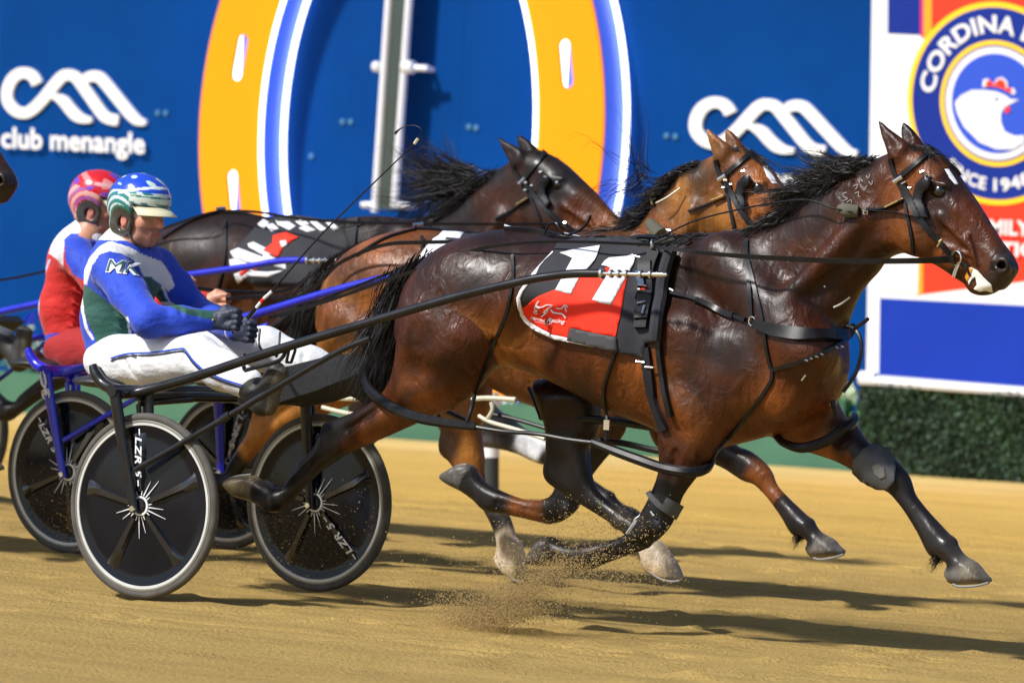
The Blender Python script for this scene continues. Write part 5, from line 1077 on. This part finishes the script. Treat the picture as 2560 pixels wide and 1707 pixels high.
sulkyA = sulky('black racing sulky of the leading horse, its driver in blue, green and white', (0, 0, 0), M_carbon)
sulkyB = sulky('blue sulky with a white spider decal on its fork, under the red jacketed driver', (-1.92, 1.94, 0), M_blue, ang=(130, 75), spider=True)
DXC = -5.2
sulkyC = sulky('blue sulky furthest from the camera, its long shaft ending over the zebra striped cloth', (DXC, 3.92, 0.0), M_blue, ang=(60, 20), tipext=1.0)
# ================================================================== DRIVERS
SK = (.58, .27, .17); SKD = (.45, .17, .11)
def driver(label, J, jcol, pcol, hcol, tan, gloves, off=(0, 0, 0), visor=True, yaw=14, glasses=True):
    off = A(off, float); g = {k: P(*v)+off for k, v in J.items()}
    base = g['hip'].copy(); base[2] = .45+off[2]; root = thing('person', tuple(A([base[0], base[1], 0])), label, 'person', 'harness drivers')
    hc = g['head']; ya = math.radians(yaw); pt = math.radians(J.get('_', 0)) if False else 0
    fx = A([math.cos(ya)*math.cos(-.10), math.sin(ya)*math.cos(.10), -.10]); fx /= np.linalg.norm(fx); fy = np.cross([0, 0, 1.], fx); fy /= np.linalg.norm(fy); fz = np.cross(fx, fy)
    Rm = np.stack([fx, fy, fz], 1); hd = lambda x, y, z: hc+Rm@A([x, y, z])
    allp = A(list(g.values())); lo = allp.min(0)-.20; hi = allp.max(0)+.20; h = .006
    # --- body: head, neck, trunk, limbs in one surface
    F = Field(lo, hi, h)
    F.ell(hd(-.008, 0, .035), (.094, .076, .098), .02, 1, Rm); F.ell(hd(.030, 0, -.040), (.060, .056, .072), .04, 1, Rm)
    F.ell(hd(.060, 0, -.088), (.028, .028, .022), .03, 1, Rm); F.cone(hd(.085, 0, .014), hd(.118, 0, -.022), .0105, .0135, .010, 1)
    F.ell(hd(.108, 0, -.025), (.015, .018, .010), .006, 1, Rm)
    for s_ in (-1, 1):
        F.ell(hd(.078, s_*.032, .016), (.022, .020, .014), .008, cut=True, rot=Rm); F.ell(hd(.064, s_*.030, .016), (.013, .014, .011), .004, 1, Rm)
        F.cone(hd(.082, s_*.012, .034), hd(.070, s_*.048, .032), .010, .009, .012, 1); F.ell(hd(.055, s_*.044, -.020), (.024, .020, .022), .025, 1, Rm)
        F.cone(hd(.040, s_*.050, -.080), hd(-.02, s_*.058, -.045), .018, .016, .03, 1)
        F.ell(hd(-.008, s_*.080, -.020), (.017, .012, .028), .006, 3, Rm); F.ell(hd(-.004, s_*.092, -.020), (.009, .008, .015), .005, cut=True, rot=Rm)
    F.cone(hd(.088, -.020, -.054), hd(.088, .020, -.054), .008, .008, .006, 1); F.cone(hd(.085, -.018, -.066), hd(.085, .018, -.066), .008, .008, .006, 1)
    F.cone(hd(.104, -.024, -.0605), hd(.104, .024, -.0605), .004, .004, .004, cut=True)
    nk = g['neck']; F.cone(hd(-.02, 0, -.03), nk, .056, .062, .03, 1)
    TK = [nk, g['chest'], g['belly'], g['hip']]
    F.chain(TK, [.06, .11, .105, .11], .05, 4, 1.0)
    hands = {}
    for s_ in ('n', 'f'):
        sh, el, wr, ha = g['sh'+s_], g['el'+s_], g['wr'+s_], g['ha'+s_]
        F.cone(nk, sh, .05, .055, .05, 4); F.chain([sh, el, wr], [.052, .040, .026], .02, 4); F.cone(wr, wr*.6+ha*.4, .026, .028, .01, 4)
        # palm, four curled fingers and a thumb closed on the rein
        dx = ha-wr; dx /= np.linalg.norm(dx); side = A([0, -1., 0]); up = np.cross(side, dx); up /= np.linalg.norm(up); up = up if up[2] > 0 else -up; sd = np.cross(dx, up); sd = sd if sd[1] < 0 else -sd
        pal = wr+dx*.060; lb = 6
        F.cone(wr+dx*.02+up*.012, pal+dx*.02+up*.024, .019, .018, .016, lb); F.cone(wr+dx*.02-up*.012, pal+dx*.02-up*.024, .019, .016, .016, lb)
        for i, (o_, ln, cu) in enumerate(((.034, .030, .9), (.012, .034, 1.0), (-.010, .032, 1.05), (-.031, .027, 1.15))):
            a0_ = pal+dx*.026+up*o_; a1_ = a0_+(dx*math.cos(.5*cu)-sd*math.sin(.5*cu)*-.0)*ln+sd*.010; a2_ = a1_+(dx*.15-sd*.9-up*.1)*ln*.8; a3_ = a2_+(-dx*.8-sd*.4)*ln*.55
            r_ = .0105-.0008*i; F.chain([a0_, a1_, a2_, a3_], [r_, r_*.95, r_*.88, r_*.8], .004, lb)
        t0_ = wr+dx*.03+up*.022; t1_ = t0_+dx*.028+up*.022-sd*.006; t2_ = t1_+dx*.030-up*.004-sd*.012; F.chain([t0_, t1_, t2_], [.014, .012, .010], .006, lb)
        hands[s_] = (wr, dx, up, sd, pal)
        hp, kn, an = g['hp'+s_], g['kn'+s_], g['an'+s_]
        F.chain([hp, kn, an], [.088, .055, .036], .03, 5)
        he, to = g['he'+s_], g['to'+s_]; F.cone(an, he, .034, .030, .03, 7); F.cone(he, to, .030, .028, .03, 7)
    v, f, lab = F.mesh(); c = np.tile(A(SK), (len(v), 1))
    rel = (v-hc)@Rm
    c[lab == 3] = (.60, .22, .17); lip = (np.abs(rel[:, 2]+.060) < .010) & (rel[:, 0] > .080) & (np.abs(rel[:, 1]) < .022); c[lip] = (.42, .12, .10)
    beard = (rel[:, 2] < -.035) & (rel[:, 0] > -.02) & (lab <= 1) & ~lip; c[beard] = (.40, .185, .13); fold = (np.abs(rel[:, 2]+.045+.6*(rel[:, 0]-.085)) < .004) & (np.abs(np.abs(rel[:, 1])-.030) < .010); c[fold] = (.34, .13, .09); br = (np.abs(rel[:, 2]-.036) < .005) & (rel[:, 0] > .06) & (np.abs(rel[:, 1]) > .014); c[br] = (.10, .05, .03)
    nose = (rel[:, 0] > .098) & (rel[:, 2] < 0) & (rel[:, 2] > -.045); c[nose] = (.60, .24, .17); c[lab == 7] = (.05, .045, .035)
    if gloves:
        for k_ in hands: c[np.linalg.norm(v-hands[k_][4], axis=1) < .105] = (.028, .035, .065)
    body = obj('body', v, f, M_skin, root, True, c)
    for s_ in (-1, 1): MB().ring(hd(.0735, s_*.031, .017), fx, 1, [(.0005, -.004), (.010, -.003), (.014, 0), (.010, .003), (.0005, .0055)], 12).build('eye', M_eye, root)
    # --- jacket
    F = Field(lo, hi, h)
    F.cone(nk+A([.0, 0, .012]), nk-A([0, 0, .03]), .068, .078, .01, 1)
    F.chain([nk-A([0, 0, .05]), g['chest'], g['belly'], g['hip']+A([-.01, 0, .02])], [.080, .128, .120, .122], .06, 2, 1.12)
    for s_ in ('n', 'f'):
        sh, el, wr = g['sh'+s_], g['el'+s_], g['wr'+s_]; L_ = 3 if s_ == 'n' else 4
        F.cone(g['chest']+A([0, 0, .06]), sh, .10, .076, .06, L_); F.chain([sh, (sh+el)/2, el, (el+wr)/2, wr], [.076, .073, .062, .054, .041], .03, L_)
        gg = np.random.default_rng(5)
        for k in range(9):          # folds at elbow and forearm
            u = k/8; a = el+(wr-el)*(u*.9) if k > 3 else sh+(el-sh)*(.45+.18*k); ax = (wr-el)/np.linalg.norm(wr-el); rr = .066-.018*max(0, (k-3)/5)
            th = gg.uniform(-.6, .9); o_ = A([-.35*math.sin(th), -1, math.cos(th)*.8]); o_ /= np.linalg.norm(o_); w2 = np.cross(o_, ax); w2 /= np.linalg.norm(w2)
            None if k % 2 else F.cone(a+o_*(rr+.012)-w2*.06, a+o_*(rr+.012)+w2*.06-ax*.02, .010, .006, .014, cut=True)
    for k in range(5):
        u = k/4; a = g['belly']*(1-u)+g['chest']*u+A([.02, -.135, -.04]); F.cone(a+A([-.10, .05, .03]), a+A([.12, .02, -.05]), .004, .003, .016, 2)
    v, f, lab = F.mesh(); cutz = nk[2]+.045
    cols = jcol(v, lab, g, off); jk = obj('jacket', v, f, M_cloth, root, True, cols)
    # --- trousers
    F = Field(lo, hi, h); F.ell(g['hip']+A([.01, 0, -.02]), (.135, .175, .105), .04, 1)
    for s_ in ('n', 'f'):
        hp, kn, an = g['hp'+s_], g['kn'+s_], g['an'+s_]
        F.chain([hp, (hp+kn)/2, kn, (kn+an)/2, an], [.110, .100, .082, .070, .060], .04, 2 if s_ == 'n' else 3)
        gg = np.random.default_rng(9)
        for k in range(7):
            u = .25+.65*k/6; a = hp+(kn-hp)*u if k < 3 else kn+(an-kn)*((k-3)/4+.1); ax = (kn-hp)/np.linalg.norm(kn-hp) if k < 3 else (an-kn)/np.linalg.norm(an-kn); o_ = A([-.2, -1, gg.uniform(-.5, .6)]); o_ /= np.linalg.norm(o_); w2 = np.cross(o_, ax); w2 /= np.linalg.norm(w2); rr = .098 if k < 3 else .080
            F.cone(a+o_*(rr+.008)-w2*.06+ax*.02, a+o_*(rr+.008)+w2*.06-ax*.03, .010, .005, .018, cut=True)
    v, f, lab = F.mesh(); obj('trousers', v, f, M_cloth2, root, True, pcol(v, lab, g))
    # --- boots
    for s_ in ('n', 'f'):
        an, he, to = g['an'+s_], g['he'+s_], g['to'+s_]; F = Field(np.min([an, he, to], 0)-.1, np.max([an, he, to], 0)+.1, h)
        kn = g['kn'+s_]; F.cone(an+(kn-an)*.12, an, .056, .052, .02, 1); F.cone(an, he, .050, .042, .03, 1); F.cone(he, to, .042, .038, .03, 1)
        n_ = np.cross(to-he, [0, 1, 0]); n_ /= np.linalg.norm(n_); n_ = n_ if n_[0] > 0 else -n_
        F.cone(he+n_*.022, to+n_*.022, .034, .032, .008, 2); F.cone(he+n_*.036, he+(to-he)*.25+n_*.036, .030, .030, .006, 2)
        v, f, lab = F.mesh(); obj('boot', v, f, mat('dusty_boot', vcol=True, rough=.6, bump=.002, bscale=60, var=.5, vscale=18), root, True, np.where((lab == 2)[:, None], A([[.085, .075, .05]]), A([[.022, .020, .018]])))
    # --- gloves
    if gloves:
        for s_ in ('n', 'f'):
            wr, dx, up, sd, pal = hands[s_]; F = Field(pal-.14, pal+.14, .004)
            F.cone(wr-dx*.012, wr+dx*.02, .034, .031, .01, 1)
            F.cone(wr+dx*.02+up*.012, pal+dx*.02+up*.024, .023, .022, .016, 1); F.cone(wr+dx*.02-up*.012, pal+dx*.02-up*.024, .023, .020, .016, 1)
            for i, (o_, ln, cu) in enumerate(((.034, .030, .9), (.012, .034, 1.0), (-.010, .032, 1.05), (-.031, .027, 1.15))):
                a0_ = pal+dx*.026+up*o_; a1_ = a0_+dx*math.cos(.5*cu)*ln+sd*.010; a2_ = a1_+(dx*.15-sd*.9-up*.1)*ln*.8; a3_ = a2_+(-dx*.8-sd*.4)*ln*.55
                r_ = .0128-.0008*i; F.chain([a0_, a1_, a2_, a3_], [r_, r_*.95, r_*.9, r_*.85], .003, 1)
            t0_ = wr+dx*.03+up*.022; t1_ = t0_+dx*.028+up*.022-sd*.006; t2_ = t1_+dx*.030-up*.004-sd*.012; F.chain([t0_, t1_, t2_], [.017, .0145, .0125], .005, 1)
            v, f, lab = F.mesh(); go = obj('glove', v, f, M_glove, root)
            MB().tube([wr-dx*.022, wr+dx*.004], [.040, .038], 16, smooth=False).build('cuff', M_wcloth, root)
            MB().ring(wr+dx*.025+sd*.034, sd, 1, [(.0005, 0), (.004, 0), (.004, .003), (.0005, .004)], 10).build('glove_stud', M_brass, go)
    # --- helmet
    F = Field(hc-.2, hc+.22, .0042); hz = .016; hh_ = lambda x, y, z: hd(x, y, z+hz)
    F.ell(hh_(-.016, 0, .046), (.136, .112, .108), .02, 1, Rm); F.cone(hh_(-.075, 0, -.005), hh_(-.062, 0, -.060), .075, .058, .04, 1)
    for s_ in (-1, 1): F.ell(hd(-.022, s_*.078, -.036), (.068, .018, .052), .022, 2, Rm)
    F.ell(hh_(-.012, 0, .026), (.113, .089, .090), .004, cut=True, rot=Rm)
    for s_ in (-1, 1): F.cone(hd(-.006, s_*.06, -.030), hd(-.006, s_*.14, -.030), .027, .029, .003, cut=True)
    sl, X, Y, Z = F.box(hc-.2, hc+.2, .1); rx = (X-hc[0])*fx[0]+(Y-hc[1])*fx[1]+(Z-hc[2])*fx[2]; ry = (X-hc[0])*fy[0]+(Y-hc[1])*fy[1]+(Z-hc[2])*fy[2]; rz = (X-hc[0])*fz[0]+(Y-hc[1])*fz[1]+(Z-hc[2])*fz[2]
    F.cut(sl, np.maximum(.036-rx, rz-.050).astype(np.float32), .006)
    F.cut(sl, (rz+.086+0*rx).astype(np.float32), .006)
    v, f, lab = F.mesh(); rel = (v-hc)@Rm; hm = obj('helmet', v, f, mat('helmet_shell', vcol=True, rough=.18, coat=.6), root, True, hcol(rel-A([0, 0, hz]), lab))
    if visor:
        Vv = []; n = 18
        for k, (r0, z0) in enumerate(((.118, .047), (.170, .036), (.196, .024), (.196, .020), (.170, .030), (.118, .039))):
            for i in range(n):
                t = math.radians(-62+124*i/(n-1)); wdt = .098 if k in (0, 5) else .094; Vv.append(hh_(-.016+r0*math.cos(t)*(1 if k in (0, 5) else .98), wdt*math.sin(t)*1.05, z0-.006-.012*math.sin(t)**2-(.012 if r0 > .15 else 0)))
        K = 6; Fv = [(k*n+i, k*n+i+1, ((k+1) % K)*n+i+1, ((k+1) % K)*n+i) for k in range(K) for i in range(n-1)]; obj('visor', A(Vv), Fv, mat('visor_cream', (.66, .62, .42), .3, coat=.4), hm)
    for s_ in (-1, 1):
        MB().tube([hd(.018, s_*.086, -.055), hd(.040, s_*.062, -.095), hd(.048, s_*.02, -.120)], .006, 6).build('chin_strap', M_pad, hm)
    if glasses:
        n = 14; V = []
        for z0 in (.034, -.004):
            for i in range(n): t = math.radians(-78+156*i/(n-1)); V.append(hd(.012+.086*math.cos(t)-(.006 if z0 < 0 else 0), .078*math.sin(t), z0+.004*math.cos(t)))
        obj('glasses', A(V), [(i, i+1, i+1+n, i+n) for i in range(n-1)], mat('clear_lens2', (.75, .72, .66), .03, coat=1, alpha=.30), root)
        for s_ in (-1, 1): MB().tube([hd(.030, s_*.079, .026), hd(.0, s_*.088, .024), hd(-.03, s_*.088, .02)], .005, 6).build('glasses_arm', mat('dark_plastic', (.02, .02, .02), .3), root)
        MB().tube([hd(.012+.087*math.cos(math.radians(a)), .079*math.sin(math.radians(a)), .035+.004*math.cos(math.radians(a))) for a in range(-78, 79, 12)], .0034, 6).build('glasses_rim', mat('dark_plastic', (.02, .02, .02), .3), root)
    # collar
    return root, g, hands, hd, Surf(jk_v(jk), jk_f(jk)), body
def jk_v(o):
    n = len(o.data.vertices); a = np.zeros(n*3); o.data.vertices.foreach_get('co', a); return a.reshape(-1, 3)+wloc(o)
def jk_f(o):
    n = len(o.data.loops); a = np.zeros(n, np.int32); o.data.loops.foreach_get('vertex_index', a); return a.reshape(-1, 4)
def topx(v):
    q = v-CAM; z = q@_d; return 1280+FPX*(q@CR)/z, 853.5-FPX*(q@CU)/z
def inpoly(x, y, poly):
    c = np.zeros(len(x), bool); n = len(poly)
    for i in range(n):
        a = poly[i]; b = poly[i-1]
        m = ((a[1] > y) != (b[1] > y)) & (x < (b[0]-a[0])*(y-a[1])/((b[1]-a[1]) or 1e-9)+a[0]); c ^= m
    return c
J_BL = (.010, .055, .55); J_GR = (.012, .085, .068); J_WH = (.74, .74, .78); J_RD = (.62, .012, .008)
c1 = lambda p: sc(p, .4208, 0, 380)
def jcolA(v, lab, g, off):
    """the silks' panels: cut lines follow the garment seen from its near side"""
    x, y = topx(v); c = np.tile(A(J_BL), (len(v), 1)); sl = lab == 3
    fr = (v[:, 1] < g['chest'][1]+.02)
    wh = inpoly(x, y, c1([(470, 790), (500, 700), (530, 630), (590, 560), (650, 530), (760, 560), (850, 610), (960, 650), (1010, 720), (1040, 800), (1000, 830), (960, 790), (900, 745), (850, 735), (830, 690), (790, 640), (730, 605), (650, 590), (590, 610), (545, 680), (515, 790)]))
    gr = inpoly(x, y, c1([(478, 790), (520, 795), (640, 890), (760, 985), (775, 1110), (700, 1170), (600, 1260), (560, 1090), (490, 950)])) | inpoly(x, y, c1([(850, 735), (900, 745), (960, 800), (975, 870), (1000, 900), (960, 905), (900, 860)]))
    tr = inpoly(x, y, c1([(748, 980), (762, 980), (786, 1105), (772, 1112)])) | inpoly(x, y, c1([(470, 800), (486, 800), (500, 950), (520, 1040), (560, 1110), (548, 1120), (505, 1050), (482, 950)])) | inpoly(x, y, c1([(955, 800), (975, 800), (1010, 890), (1000, 890)]))
    c[gr] = J_GR; c[wh] = J_WH; c[tr] = J_WH
    fs = inpoly(x, y, c1([(960, 893), (1020, 893), (1130, 930), (1290, 945), (1290, 1000), (1200, 985), (1100, 960), (1000, 915)])); c[fs] = J_GR; c[inpoly(x, y, c1([(955, 890), (1010, 888), (1040, 905), (1000, 912), (960, 905)]))] = J_WH
    col = (v[:, 2] > g['neck'][2]-.005); c[col] = J_WH
    return c
def jcolB(v, lab, g, off):
    x, y = topx(v-off+0); x, y = topx(v); c = np.tile(A(J_RD), (len(v), 1))
    ox = 0
    wh = inpoly(x, y, c1([(290, 610), (300, 560), (360, 450), (420, 360), (500, 370), (560, 430), (640, 540), (620, 560), (560, 520), (470, 480), (400, 500), (380, 560), (375, 680), (340, 640), (290, 600)]))
    bl = inpoly(x, y, c1([(380, 520), (420, 485), (500, 485), (570, 530), (630, 560), (680, 620), (640, 800), (520, 780), (440, 730), (390, 650)])) | inpoly(x, y, c1([(215, 1095), (330, 1075), (560, 1060), (600, 1180), (215, 1180)]))
    tr = inpoly(x, y, c1([(285, 640), (302, 640), (240, 800), (225, 1085), (210, 1085), (225, 830)]))
    c[wh] = J_WH; c[bl] = J_BL; c[tr] = (.5, .5, .7); c[lab == 4] = J_RD
    return c
def pcolA(v, lab, g):
    x, y = topx(v); c = np.tile(A([.80, .80, .82]), (len(v), 1))
    for k, (dy, cc) in enumerate(((0, (.02, .08, .5)), (14, (.01, .015, .05)))):
        ln = c1([(660, 1225+dy), (760, 1198+dy), (920, 1190+dy), (1060, 1170+dy), (1100, 1175+dy), (1150, 1240+dy), (1220, 1300+dy), (1330, 1350+dy), (1450, 1385+dy)]); ln = spline(ln, 5)
        d = np.full(len(x), 1e9)
        for i in range(len(ln)-1):
            a, b = ln[i], ln[i+1]; e = b-a; t = np.clip(((x-a[0])*e[0]+(y-a[1])*e[1])/(e@e), 0, 1); d = np.minimum(d, np.hypot(x-a[0]-t*e[0], y-a[1]-t*e[1]))
        pass
    sm = ((np.sin(v[:, 0]*31)+np.sin(v[:, 2]*43+v[:, 0]*17)) > 1.35) & (v[:, 0] > g['knn'][0]+.08); c[sm] *= .78
    return c
pcolB = lambda v, lab, g: np.tile(A([.36, .006, .008]), (len(v), 1))
def hcolA(r, lab):
    x, y, z = r[:, 0], r[:, 1], r[:, 2]; c = np.tile(A([.015, .07, .62]), (len(r), 1))
    t = np.sin(np.hypot(x+.02, z+.045)*215+.9*np.sin(x*22)); low = z < .085-.35*np.abs(x)*0-.10*np.clip(-x, 0, 1)
    cc = np.where((t > .15)[:, None], A([.62, .72, .70]), np.where((t > -.45)[:, None], A([.02, .22, .42]), A([.02, .20, .15])))
    c[low] = cc[low]; fr = (x > .03) & (z < .075) & (z > .045); c[fr] = (.60, .68, .58); c[(x > .03) & (np.abs(z-.068) < .003)] = (.02, .15, .09)
    sq = (np.sin(x*95+z*60)+np.sin(y*80+z*90) > 1.15) & (z > .10); c[sq] = (.55, .72, .62); st_ = (np.abs(z-.085-.3*(x-.02)) < .006) & (x > -.03) & (x < .10); c[st_] = (.75, .8, .82)
    e = np.hypot((x+.016)/1.05, z+.044); c[(e < .068) & (x > -.08)] = (.02, .14, .10); c[(e < .058)] = (.04, .04, .04); c[z < -.078] = (.05, .05, .05)
    return c
def hcolB(r, lab):
    x, y, z = r[:, 0], r[:, 1], r[:, 2]; c = np.tile(A([.62, .01, .015]), (len(r), 1)); s_ = np.sin(x*60+2*np.sin(z*50))+np.sin(z*75+x*20)
    c[(s_ > .9)] = (.75, .25, .25); c[(s_ < -1.35)] = (.18, .05, .5); low = z < .055-.2*np.clip(x, -.1, .1); t = np.sin(np.hypot(x+.02, z+.05)*150); c[low & (t > .2)] = (.80, .42, .38); c[low & (t < -.6)] = (.35, .12, .45)
    e = np.hypot((x+.016)/1.05, z+.044); c[(e < .058)] = (.06, .06, .06); c[z < -.078] = (.06, .06, .06); c[(np.abs(z-.09) < .008) & (x > 0)] = (.75, .4, .42)
    return c
JA = dict(head=(352, 541, .55), neck=(318, 600, .56), chest=(305, 690, .56), belly=(288, 795, .56), hip=(300, 890, .56),
          shn=(274, 668, .39), eln=(372, 803, .24), wrn=(528, 800, .40), han=(590, 800, .42), shf=(392, 670, .74), elf=(480, 770, .88), wrf=(590, 828, .66), haf=(648, 832, .60),
          hpn=(300, 905, .46), knn=(492, 893, .30), ann=(622, 960, .22), hen=(655, 1008, .20), ton=(690, 928, .20), hpf=(345, 900, .66), knf=(660, 872, .86), anf=(890, 955, .95), hef=(938, 996, .96), tof=(968, 925, .96))
drA, gA, haA, hdA, jsA, _b = driver('driver in blue, green and white silks with a blue helmet and navy gloves', JA, jcolA, pcolA, hcolA, SK, True, yaw=-7)
JB = dict(head=(252, 520, 2.52), neck=(228, 575, 2.5), chest=(200, 660, 2.5), belly=(175, 770, 2.5), hip=(190, 865, 2.5),
          shn=(190, 640, 2.33), eln=(300, 760, 2.22), wrn=(508, 752, 2.36), han=(560, 756, 2.38), shf=(290, 640, 2.68), elf=(380, 735, 2.78), wrf=(440, 712, 2.62), haf=(490, 722, 2.58),
          hpn=(200, 880, 2.40), knn=(390, 862, 2.24), ann=(500, 925, 2.16), hen=(530, 965, 2.14), ton=(560, 895, 2.14), hpf=(235, 880, 2.60), knf=(520, 850, 2.80), anf=(720, 925, 2.86), hef=(760, 960, 2.87), tof=(785, 900, 2.87))
drB, gB, haB, hdB, jsB, _b = driver('driver in a red, white and blue jacket with a red helmet and bare hands', JB, jcolB, pcolB, hcolB, SK, False, visor=True)
tro = [o for o in bpy.data.objects if o.parent == drA and o.name.startswith('trousers')][0]; tsA = Surf(jk_v(tro), jk_f(tro))
for dy, m_ in ((0, mat('piping_blue', (.02, .08, .5), .7)), (15, mat('piping_navy', (.01, .015, .05), .7))):
    strap(tsA, c1([(660, 1225+dy), (760, 1198+dy), (920, 1190+dy), (1060, 1170+dy), (1100, 1175+dy), (1150, 1240+dy), (1220, 1300+dy), (1330, 1350+dy), (1440, 1385+dy)]), .006, m_, drA, 'trouser_piping', off=.0025, th=.001)
JC = dict(head=(-250, 470, 4.5), neck=(-262, 545, 4.48), chest=(-285, 620, 4.48), belly=(-305, 720, 4.48), hip=(-295, 815, 4.48), shn=(-300, 605, 4.31), eln=(-210, 715, 4.22), wrn=(-100, 715, 4.36), han=(-55, 718, 4.38), shf=(-200, 605, 4.66), elf=(-130, 700, 4.76), wrf=(-80, 690, 4.60), haf=(-40, 694, 4.56),
          hpn=(-280, 830, 4.38), knn=(-135, 800, 4.24), ann=(8, 850, 4.14), hen=(48, 905, 4.13), ton=(58, 832, 4.13), hpf=(-250, 830, 4.58), knf=(-60, 795, 4.78), anf=(-10, 835, 4.84), hef=(-10, 880, 4.84), tof=(0, 810, 4.84))
jcolC = lambda v, lab, g, off: np.tile(A([.02, .03, .09]), (len(v), 1))
drC, *_x = driver('far driver almost wholly beyond the left edge, one muddy boot showing', JC, jcolC, lambda v, lab, g: np.tile(A([.05, .055, .07]), (len(v), 1)), hcolB, SK, True)
# lettering on the sleeve
v, f = textpx('MK', 268, 680, 345, 690, 30, .03, .1)
for m_, of, gro in ((M_wcloth, .006, .05), (mat('green_print', J_GR, .7), .008, .0)):
    v, f = textpx('MK', 266 if gro else 268, 680, 347 if gro else 345, 690, 30, gro or -.005, .1)
    D, N = lay(jsA, v, of, .3); obj('sleeve_lettering', A([CAM+ray(x, y)*d for (x, y), d in zip(v, D)])+N*of, f, m_, drA, False)
# whip in the near hand
w0 = P(625, 785, .36); wp = thing('whip', tuple(w0), 'long thin black driving whip with a white and red banded grip', 'whip')
q = MB(); q.tube([P(620, 795, .37), P(640, 770, .36)], .009, 8, smooth=False); q.build('grip', M_carbon, wp)
for (a_, b_, m_) in (((641, 769), (652, 755), M_white), ((652, 755), (660, 746), M_red), ((660, 746), (680, 728), M_white)): MB().tube([P(*a_, .36), P(*b_, .36)], .0065, 8, smooth=False).build('band', m_, wp)
MB().tube([P(680, 728, .36), P(800, 590, .33), P(930, 462, .30), P(1036, 360, .28)], [.0045, .0035, .003, .0022], 6).build('stick', M_carbon, wp)
MB().tube([P(1036, 360, .28), P(1045, 347, .28)], .006, 6, smooth=False).build('tip', M_cream, wp)
MB().tube([P(1045, 347, .28), P(1054, 326, .28), P(1035, 314, .28), P(1005, 320, .28), P(988, 334, .28)], [.0015, .0015, .0015, .002, .006], 6).build('lash', M_hair, wp)
# rein ends hanging from the gloves
RB = thing('reins', tuple(P(1000, 610, 2.2)), 'black reins of the bright bay horse, running over its rump to the red jacketed driver', 'reins', 'pairs of reins')
rein([(565, 748, 2.30), (640, 742, 2.3), (740, 744, 2.25), (800, 705, 2.2), (852, 656, 2.2), (958, 613, 2.2), (1060, 606, 2.2), (1157, 604, 2.22), (1232, 598, 2.24), (1500, 600, 2.3), (1850, 590, 2.42)], .016, root=RB)
rein([(495, 720, 2.5), (600, 730, 2.5), (720, 724, 2.5), (800, 668, 2.45), (880, 618, 2.45), (980, 585, 2.45), (1100, 575, 2.5), (1232, 590, 2.5)], .014, 'far_line', root=RB)
RC = thing('reins', tuple(P(640, 530, 4.4)), 'thin black reins of the almost black horse along its back', 'reins', 'pairs of reins')
rein([(-50, 705, 4.3), (60, 690, 4.3), (250, 640, 4.25), (400, 575, 4.2), (505, 538, 4.2), (560, 528, 4.3), (640, 530, 4.25), (740, 545, 4.25), (860, 555, 4.25), (1100, 560, 4.3), (1400, 560, 4.35)], .012, root=RC)
rein([(650, 822, .40), (648, 860, .38), (662, 892, .36), (690, 915, .36)][:3], .012, 'rein_end'); rein([(700, 830, .50), (697, 868, .48), (690, 892, .46)], .012, 'rein_end')

# horse following at the left edge
DV = P(36, 452, 1.05)-P(2541, 664, YA); kD = 1.07
horseD = copy_tree(horseA); nz = P(2541, 664, YA)-A(horseA.location); horseD.scale = (kD, kD, kD)
lc = P(36, 452, 1.05)-nz*kD; horseD.location = (lc[0], 1.05, min(lc[2], .10)); horseD['label'] = 'trailing horse of which only the brown muzzle reaches in at the left edge'
for o in [x for x in bpy.data.objects if x.parent == horseD]:
    if o.name.startswith(('saddlecloth', 'cloth', 'mouth_foam', 'foam', 'tongue', 'freeze', 'star')): bpy.data.objects.remove(o)
# sand thrown up by the hooves
def grains(name, cl, n, smin, smax, label, seed):
    g = np.random.default_rng(seed); C_ = []
    for (x, y, sx, sy, Y, sY, fr, ang) in cl:
        k = int(n*fr); a = g.normal(size=k)*sx; b = g.normal(size=k)*sy; t = math.radians(ang)
        px_ = x+a*math.cos(t)-b*math.sin(t); py_ = y+a*math.sin(t)+b*math.cos(t); Yy = Y+g.normal(size=k)*sY
        for i in range(k):
            p = P(px_[i], py_[i], Yy[i])
            if p[2] > .004: C_.append(p)
    cc = A(C_); n = len(cc); s_ = (smin+(smax-smin)*g.random(n)**2.5)[:, None]; d1 = g.normal(size=(n, 3)); d1 /= np.linalg.norm(d1, axis=1)[:, None]; d2 = np.cross(d1, g.normal(size=(n, 3))); d2 /= np.linalg.norm(d2, axis=1)[:, None]; d3 = np.cross(d1, d2)
    V = np.stack([cc+d1*s_, cc+d2*s_*.8, cc-d1*s_, cc-d2*s_*.8, cc+d3*s_*.7, cc-d3*s_*.7], 1).reshape(-1, 3); b = np.arange(n)*6
    F = np.vstack([np.stack([b+i, b+(i+1) % 4, b+4], 1) for i in range(4)]+[np.stack([b+(i+1) % 4, b+i, b+5], 1) for i in range(4)])
    o = obj(name, V, F, mat('flying_sand', (.36, .25, .10), .95), None, False, loc=tuple(cc.mean(0))); tag(o, label, 'sand', kind='stuff')
grains('sand_spray', [(1290, 1492, 60, 24, .1, .10, .26, -30), (1235, 1542, 80, 15, .1, .12, .28, -8), (1190, 1510, 60, 26, .12, .12, .14, 0), (1375, 1432, 40, 14, .2, .1, .04, -30), (1440, 1430, 110, 30, .1, .15, .14, 5), (1500, 1340, 90, 45, .2, .2, .06, 0), (1330, 1450, 170, 60, .2, .3, .10, 0)], 34000, .0009, .0042, 'spray of sand thrown up behind the near foreleg of the leading horse', 41)
grains('sand_spray', [(240, 1300, 60, 50, 1.7, .15, .5, 20), (520, 1420, 50, 30, .9, .3, .3, 0), (720, 1340, 60, 50, .9, .1, .2, 0)], 1500, .0010, .0035, 'loose grains of sand flying round the sulky wheels', 42)
